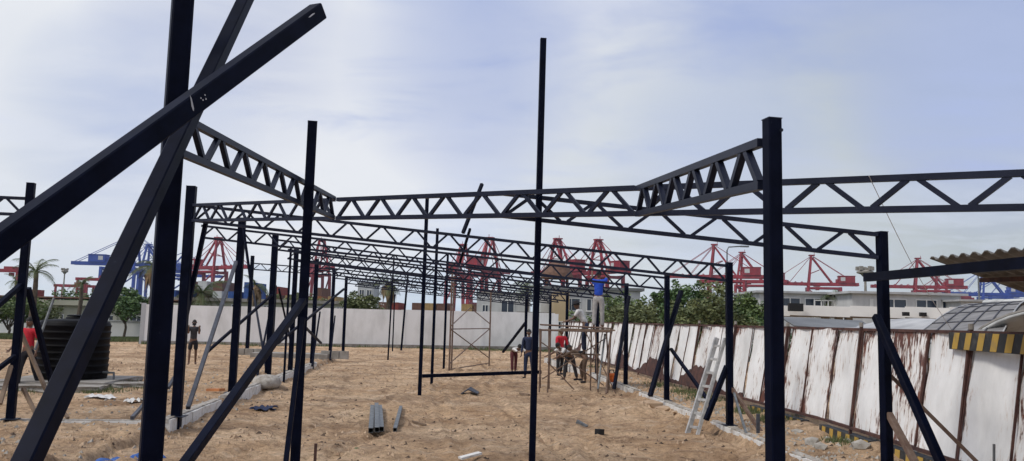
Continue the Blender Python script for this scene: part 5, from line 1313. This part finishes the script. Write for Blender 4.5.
for i, (px, py, r_, lb) in enumerate([(641, 408, .26, 'left brown earth lump against the right footing'), (652, 408, .30, 'middle brown earth lump against the right footing'), (664, 411, .24, 'right grey brown earth lump against the right footing'), (676, 415, .12, 'small brown clod left of the ladder foot'), (745, 428, .16, 'brown clod on the footing right of the ladder')]):
    small_rock(px, py, r_, lb, 'clod', 'earth_clod', 'earth clod', -.15, .7, GE)

# pebbles and clods strewn over the floor
random.seed(9)
pm = MB()
for i in range(9500):
    yy = 10 + 38 * random.random() ** 1.6; x = random.uniform(-.72 * yy, .48 * yy)
    if x > fence_pt(yy).x - .1: continue
    dens = vnoise(np.array([x * .8]), np.array([yy * .5]), 8)[0]
    near_f = min(abs(x - rx(yy)), abs(x - lx(yy)))
    if random.random() > dens * 1.0 + (0.5 if near_f < .8 or x > rx(yy) else 0): continue
    r_ = random.uniform(.012, .036) * (1.8 if random.random() < .10 else 1) * (1 + yy / 45)
    c = (x, yy, gz(x, yy) + r_ * .25); a = random.random() * 6
    P = [(c[0] + math.cos(a + k * 2.09) * r_ * random.uniform(.8, 1.4), c[1] + math.sin(a + k * 2.09) * r_, c[2] - r_ * .5) for k in range(3)] + [(c[0], c[1], c[2] + r_ * .7)]
    pm.add(P, [(0, 1, 3), (1, 2, 3), (2, 0, 3)])
pm.build('gravel', M['clod'], label='small clods and pebbles strewn over the sand', cat='gravel', kind='stuff')
pm = MB()
for i in range(1500):
    yy = 10 + 30 * random.random() ** 1.5; x = (rx(yy) + random.uniform(.15, 1.1)) if random.random() < .6 else (lx(yy) - random.uniform(-.5, 2.5))
    if x > fence_pt(yy).x - .05: continue
    r_ = random.uniform(.012, .05); c = (x, yy, gz(x, yy) + r_ * .25); a = random.random() * 6
    P = [(c[0] + math.cos(a + k * 2.09) * r_ * random.uniform(.8, 1.5), c[1] + math.sin(a + k * 2.09) * r_, c[2] - r_ * .5) for k in range(3)] + [(c[0] + r_ * .2, c[1], c[2] + r_ * .7)]
    pm.add(P, [(0, 1, 3), (1, 2, 3), (2, 0, 3)])
pm.build('rubble_grit', M['rock'], label='pale grit beside the footings and fence', cat='gravel', kind='stuff')

pm = MB(); random.seed(19)
for i in range(2600):
    yy = 10 + 34 * random.random() ** 1.4; x = random.uniform(-.70 * yy, .46 * yy)
    if x > fence_pt(yy).x - .1 or vnoise(np.array([x * .5 + 3]), np.array([yy * .4]), 15)[0] < .5: continue
    r_ = random.uniform(.012, .04) * (1.7 if random.random() < .08 else 1); c = (x, yy, gz(x, yy) + r_ * .2); a = random.random() * 6
    P = [(c[0] + math.cos(a + k * 1.57) * r_ * random.uniform(.8, 1.9), c[1] + math.sin(a + k * 1.57) * r_, c[2] - r_ * .5) for k in range(4)] + [(c[0] + r_ * .3, c[1], c[2] + r_ * random.uniform(.3, .9))]
    pm.add(P, [(0, 1, 4), (1, 2, 4), (2, 3, 4), (3, 0, 4)])
pm.build('dark_clods', mat('damp_clod', (0.085, 0.058, 0.040), 0.97, var=0.4, scale=1.0), label='dark damp crumbs and scraps strewn over the sand', cat='gravel', kind='stuff')

# ------------------------------------------------------------------ people
def skin_mesh(chains):
    """chains: list of (points, radii, parent link or None) -> verts, faces of one evaluated skin surface"""
    me = bpy.data.meshes.new('t'); V_, E_, R__ = [], [], []; roots = []
    for pts, rad, link in chains:
        base = len(V_); roots.append(base) if link is None else None
        for i, (p, r_) in enumerate(zip(pts, rad)):
            V_.append(tuple(p)); R__.append(r_)
            if i: E_.append((base + i - 1, base + i))
        if link is not None: E_.append((link, base))
    me.from_pydata(V_, E_, []); o = bpy.data.objects.new('t', me); col.objects.link(o)
    md = o.modifiers.new('s', 'SKIN'); md.use_smooth_shade = True
    sv_ = me.skin_vertices[0].data if me.skin_vertices else None
    if sv_ is None: me.skin_vertices.new() if hasattr(me.skin_vertices, 'new') else None; sv_ = me.skin_vertices[0].data
    for i, r_ in enumerate(R__):
        sv_[i].radius = r_ if isinstance(r_, tuple) else (r_, r_); sv_[i].use_root = i in roots
    o.modifiers.new('u', 'SUBSURF').levels = 1; o.modifiers['u'].render_levels = 1
    dg = bpy.context.evaluated_depsgraph_get(); dg.update(); m2 = bpy.data.meshes.new_from_object(o.evaluated_get(dg))
    vs_ = [tuple(v.co) for v in m2.vertices]; fs = [tuple(p.vertices) for p in m2.polygons]
    bpy.data.objects.remove(o); bpy.data.meshes.remove(me); bpy.data.meshes.remove(m2)
    return vs_, fs
def person(loc, head_yaw, H, label, shirt, trousers, hair='hair', lean_=4, thighs=(4, -6), knees=(4, 8), arms=((10, 8, 15), (10, 8, 20)), sleeves='short', shorts=False, hat=None, shoe='c_black', head_pitch=0, z=None, neck_yaw=0):
    """local frame: faces +y, x to its right. arms: (forward swing, outward splay, elbow bend) right, left"""
    k = H / 1.75; rz = Matrix.Rotation(head_yaw, 3, 'Z')
    def dirf(ang, splay=0, s=1):   # ang: forward from straight down
        a, sp = R(ang), R(splay); return Vector((s * math.sin(sp), math.sin(a) * math.cos(sp), -math.cos(a) * math.cos(sp)))
    hip = Vector((0, 0, 0)); lnv = Vector((0, math.sin(R(lean_)), math.cos(R(lean_))))
    fw = Vector((0, math.cos(R(lean_)), -math.sin(R(lean_))))
    waist = hip + lnv * .14; chest = hip + lnv * .34; shc = hip + lnv * .47; neck = hip + lnv * .53
    hl = R(lean_ * .6 + head_pitch); hd = Vector((0, math.sin(hl), math.cos(hl))); headc = neck + hd * .15; hf = Vector((0, math.cos(hl), -math.sin(hl)))
    low = 0; legs_ = []
    for s, th, kn in ((1, thighs[0], knees[0]), (-1, thighs[1], knees[1])):
        h_ = Vector((s * .09, 0, -.02)); kp = h_ + dirf(th, 3, s) * .42; an = kp + dirf(th - kn, 1, s) * .42
        legs_.append((s, h_, kp, an)); low = min(low, an.z)
    off = Vector((0, 0, -low + .08)); 
    arms_ = []
    for s, (fa, sp, eb) in ((1, arms[0]), (-1, arms[1])):
        sh = shc + Vector((s * .185, 0, 0)); el = sh + dirf(fa, sp, s) * .29; wr = el + dirf(fa + eb, sp * .3, s) * .25; arms_.append((s, sh, el, wr, (wr - el).normalized()))
    loc = Vector(loc); 
    def T(p): return loc + rz @ ((Vector(p) + off) * k)
    e = empty('person', loc, label, 'person')
    # body: one skinned surface
    ch = []; idx = {}
    tp_ = [hip, waist, chest, shc, neck, neck + hd * .05]; ch.append(([T(p) for p in tp_], [(.125 * k, .10 * k), (.115 * k, .09 * k), (.135 * k, .10 * k), (.11 * k, .08 * k), .052 * k, .05 * k], None))
    n0 = 6
    for s, h_, kp, an in legs_:
        ft = an + Vector((0, .0, -.05)); toe = an + Vector((s * .02, .17, -.055))
        ch.append(([T(h_ + Vector((0, 0, -.06))), T((h_ + kp) / 2), T(kp), T(kp.lerp(an, .3)), T(an), T(ft), T(toe)], [.085 * k, .072 * k, .052 * k, .055 * k, .036 * k, .038 * k, .03 * k], 0)); n0 += 7
    for s, sh, el, wr, wd in arms_:
        ch.append(([T(sh), T(sh.lerp(el, .5)), T(el), T(el.lerp(wr, .35)), T(wr), T(wr + wd * .07)], [.055 * k, .045 * k, .037 * k, .037 * k, .025 * k, (.036 * k, .018 * k)], 3)); n0 += 6
    for s, sh, el, wr, wd in arms_:
        pal = wr + wd * .075; sdv = wd.cross(Vector((0, 0, 1)) if abs(wd.z) < .9 else Vector((1, 0, 0))).normalized(); cu = sdv.cross(wd).normalized()
        for fi, ln_ in enumerate((.065, .078, .074, .058)):
            b0 = pal + sdv * (fi - 1.5) * .019; ch.append(([T(b0 - wd * .02), T(b0 + wd * ln_ * .5), T(b0 + wd * ln_ * .85 + cu * ln_ * .35)], [.0095 * k, .009 * k, .007 * k], None))
        b0 = wr + wd * .03 + sdv * .03; ch.append(([T(b0 - sdv * .012), T(b0 + sdv * .025 + wd * .02), T(b0 + sdv * .03 + wd * .05)], [.011 * k, .010 * k, .008 * k], None))
    vs_, fs = skin_mesh(ch)
    mm = MB(); mm.m = 0; mm.add(vs_, fs)
    # head with nose, brow, ears, jaw
    hx = rz @ (Matrix.Rotation(neck_yaw, 3, hd) @ Vector((1, 0, 0))); hz_ = rz @ hd; hy_ = hz_.cross(hx).normalized()
    HC_ = T(headc)
    def hp(x, y_, z_): return HC_ + hx * x * k + hy_ * y_ * k + hz_ * z_ * k
    P = []; nr_, ns_ = 14, 18
    for i in range(nr_ + 1):
        ph = math.pi * i / nr_
        for j in range(ns_):
            t = 2 * math.pi * j / ns_; x, y_, z_ = math.sin(ph) * math.cos(t) * .076, math.sin(ph) * math.sin(t) * .097, math.cos(ph) * .118
            if z_ < 0: x *= 1 + z_ * 2.6; y_ = y_ * (1 + z_ * 1.2) + (-z_) * .12
            if y_ > 0:
                y_ += .026 * math.exp(-(x / .014) ** 2 - ((z_ + .012) / .022) ** 2) + .008 * math.exp(-(x / .028) ** 2 - ((z_ + .058) / .014) ** 2) - .010 * (math.exp(-((abs(x) - .03) / .014) ** 2 - ((z_ - .012) / .012) ** 2))
            P.append(hp(x, y_, z_))
    mm.add(P, [(i * ns_ + j, i * ns_ + (j + 1) % ns_, (i + 1) * ns_ + (j + 1) % ns_, (i + 1) * ns_ + j)[::-1] for i in range(nr_) for j in range(ns_)])
    for s in (-1, 1):
        mm.tube([hp(s * .07, -.005, -.02), hp(s * .085, -.012, 0.0), hp(s * .083, -.015, .025)], [.008 * k, .014 * k, .010 * k], 7)
    mm.m = 1
    for s in (-1, 1): mm.tube([hp(s * .03, .078, .012), hp(s * .03, .090, .012)], [.011 * k, .006 * k], 7)
    mm.m = 2; mm.tube([hp(-.022, .096, -.060), hp(0, .103, -.058), hp(.022, .096, -.060)], .005 * k, 6)
    mm.build('body', [M['skin'], M['eye'], M['mouth']], e, smooth=True)
    # hair or hat
    hm = MB(); P = []
    for i in range(7):
        ph = math.pi * .56 * i / 6
        for j in range(ns_):
            t = 2 * math.pi * j / ns_; cut = .35 if math.sin(t) > .3 else 0; q = ph * (1 - cut * .55)
            P.append(hp(math.sin(q) * math.cos(t) * .083, math.sin(q) * math.sin(t) * .104 - .003, math.cos(q) * .125 + .002))
    hm.add(P, [(i * ns_ + j, (i + 1) * ns_ + j, (i + 1) * ns_ + (j + 1) % ns_, i * ns_ + (j + 1) % ns_) for i in range(6) for j in range(ns_)])
    hm.build('hair', M[hair], e, smooth=True)
    if hat:
        ht = MB(); P = []
        for r_, z_ in ((.15, .035), (.155, .045), (.095, .06), (.092, .12), (.07, .145), (.002, .15)):
            for j in range(16): t = 2 * math.pi * j / 16; P.append(hp(math.cos(t) * r_, math.sin(t) * r_ * 1.1, z_))
        ht.add(P, [(i * 16 + j, i * 16 + (j + 1) % 16, (i + 1) * 16 + (j + 1) % 16, (i + 1) * 16 + j) for i in range(5) for j in range(16)])
        ht.build('hat', M[hat], e, smooth=True)
    # shirt
    q = 1.16
    ch = [([T(hip + lnv * .00), T(waist), T(chest), T(shc - lnv * .005), T(neck - lnv * .03)], [(.150 * k, .118 * k), (.135 * k, .108 * k), (.155 * k, .118 * k), (.125 * k, .092 * k), (.066 * k, .062 * k)], None)]
    for s, sh, el, wr, wd in arms_:
        if sleeves == 'long': ch.append(([T(sh), T(sh.lerp(el, .5)), T(el), T(el.lerp(wr, .5)), T(el.lerp(wr, .93))], [.072 * k, .06 * k, .05 * k, .044 * k, .038 * k], 3))
        else: ch.append(([T(sh), T(sh.lerp(el, .4)), T(sh.lerp(el, .72))], [.072 * k, .062 * k, .058 * k], 3))
    vs_, fs = skin_mesh(ch); MB().add(vs_, fs).build('shirt', M[shirt], e, smooth=True)
    ch = [([T(hip + lnv * .07), T(hip - Vector((0, 0, .02)))], [(.134 * k, .108 * k), (.138 * k, .112 * k)], None)]
    for s, h_, kp, an in legs_:
        if shorts: ch.append(([T(h_ + Vector((0, 0, -.06))), T((h_ + kp) / 2), T(h_.lerp(kp, .92))], [.10 * k, .092 * k, .085 * k], 1))
        else: ch.append(([T(h_ + Vector((0, 0, -.06))), T((h_ + kp) / 2), T(kp), T((kp + an) / 2), T(kp.lerp(an, .95))], [.10 * k, .088 * k, .072 * k, .066 * k, .06 * k], 1))
    vs_, fs = skin_mesh(ch); MB().add(vs_, fs).build('shorts' if shorts else 'trousers', M[trousers], e, smooth=True)
    for s, h_, kp, an in legs_:
        vs_, fs = skin_mesh([([T(an + Vector((0, -.03, -.04))), T(an + Vector((s * .01, .06, -.045))), T(an + Vector((s * .02, .18, -.055)))], [.045 * k, .045 * k, .036 * k], None)])
        MB().add(vs_, fs).build('shoe', M[shoe], e, smooth=True)
    return e
def stand(px, py, Y, dz=0): 
    p = at(px, py, Y); return (p.x, Y, gz(p.x, Y) + dz)
p = at(598, 331, 25.0)
person((p.x, 25.0, zdeck), R(-12), 1.80, 'worker in a royal blue shirt and pale grey trousers standing on the scaffold deck', 'c_blue', 'c_grey', thighs=(3, -2), knees=(0, 0), arms=((118, 6, 30), (112, 8, 40)), lean_=3, hat=None)
p = at(588, 331, 25.35)
person((p.x, 26.05, zdeck - .78), R(75), 1.72, 'worker in a white shirt and black hat stooping behind the scaffold deck', 'c_white', 'c_navy', thighs=(14, 4), knees=(16, 8), arms=((40, 10, 30), (30, 10, 40)), lean_=30, hat='c_black', sleeves='short')
MB().box((p.x, 26.05, zdeck - .80), (.9, .4, .04)).build('low_plank', M['wood'], sc)
person(stand(560, 372, 32.0), R(-150), 1.80, 'worker in a long red shirt standing left of the scaffold centre', 'c_red', 'c_black', sleeves='long', arms=((15, 12, 60), (10, 14, 50)), lean_=6)
person(stand(570, 376, 29.5), R(128), 1.74, 'worker in a white shirt and dark trousers bending to the left under the scaffold', 'c_white', 'c_char', sleeves='short', lean_=68, thighs=(20, -14), knees=(18, 4), arms=((60, 6, 10), (52, 6, 15)))
person(stand(586, 375, 28.8), R(70), 1.74, 'worker in brown clothes stooping low among the scaffold legs', 'c_brown', 'c_brown', sleeves='long', lean_=74, thighs=(32, 6), knees=(40, 14), arms=((70, 8, 8), (60, 8, 12)))
person(stand(528.5, 376, 30.5), R(160), 1.82, 'worker in navy clothes standing beside the centre post', 'c_navy', 'c_navy', sleeves='long', arms=((6, 8, 10), (8, 8, 12)))
person(stand(513.5, 371, 33.0), R(-160), 1.70, 'worker in a white shirt and maroon trousers bending down at the low bar', 'c_white', 'c_maroon', sleeves='long', lean_=84, thighs=(16, -8), knees=(10, 2), arms=((84, 6, -6), (78, 6, 0)))
e = person(stand(192, 362, 31.0), R(-160), 1.68, 'bare legged man in dark clothes holding up a camera before the boundary wall', 'c_char', 'c_black', sleeves='short', shorts=True, arms=((48, 2, 95), (44, 2, 100)), shoe='skin')
hpz = stand(192, 362, 31.0); a_ = R(-160); f_ = Vector((-math.sin(a_), math.cos(a_), 0)); c = Vector(hpz) + f_ * .30 + Vector((0, 0, 1.50))
MB().box(c, (.13, .07, .085), a_).tube([c, c + f_ * .08], .032, 10).build('camera', M['c_black'], label='small black camera held up by the bare legged man', cat='camera')
person(stand(26, 382, 20.4), R(172), 1.76, 'man in a red polo shirt and black trousers walking past the water tank', 'c_red', 'c_black', thighs=(14, -12), knees=(8, 14), arms=((20, 10, 25), (-10, 10, 30)), shoe='c_shoe')

# ------------------------------------------------------------------ haze
hzm = bpy.data.materials.new('thin_haze'); hzm.use_nodes = True
nd = hzm.node_tree.nodes; nd.remove(nd['Principled BSDF'])
pv = nd.new('ShaderNodeVolumePrincipled'); pv.inputs['Density'].default_value = 0.00008; pv.inputs['Color'].default_value = (0.80, 0.87, 1.0, 1)
hzm.node_tree.links.new(pv.outputs[0], nd['Material Output'].inputs['Volume'])
mm = MB(); mm.box((0, 800, 39), (3700, 2300, 84)); hb = mm.build('haze', hzm, kind='stuff', label='thin pale sea haze over the port', cat='haze')
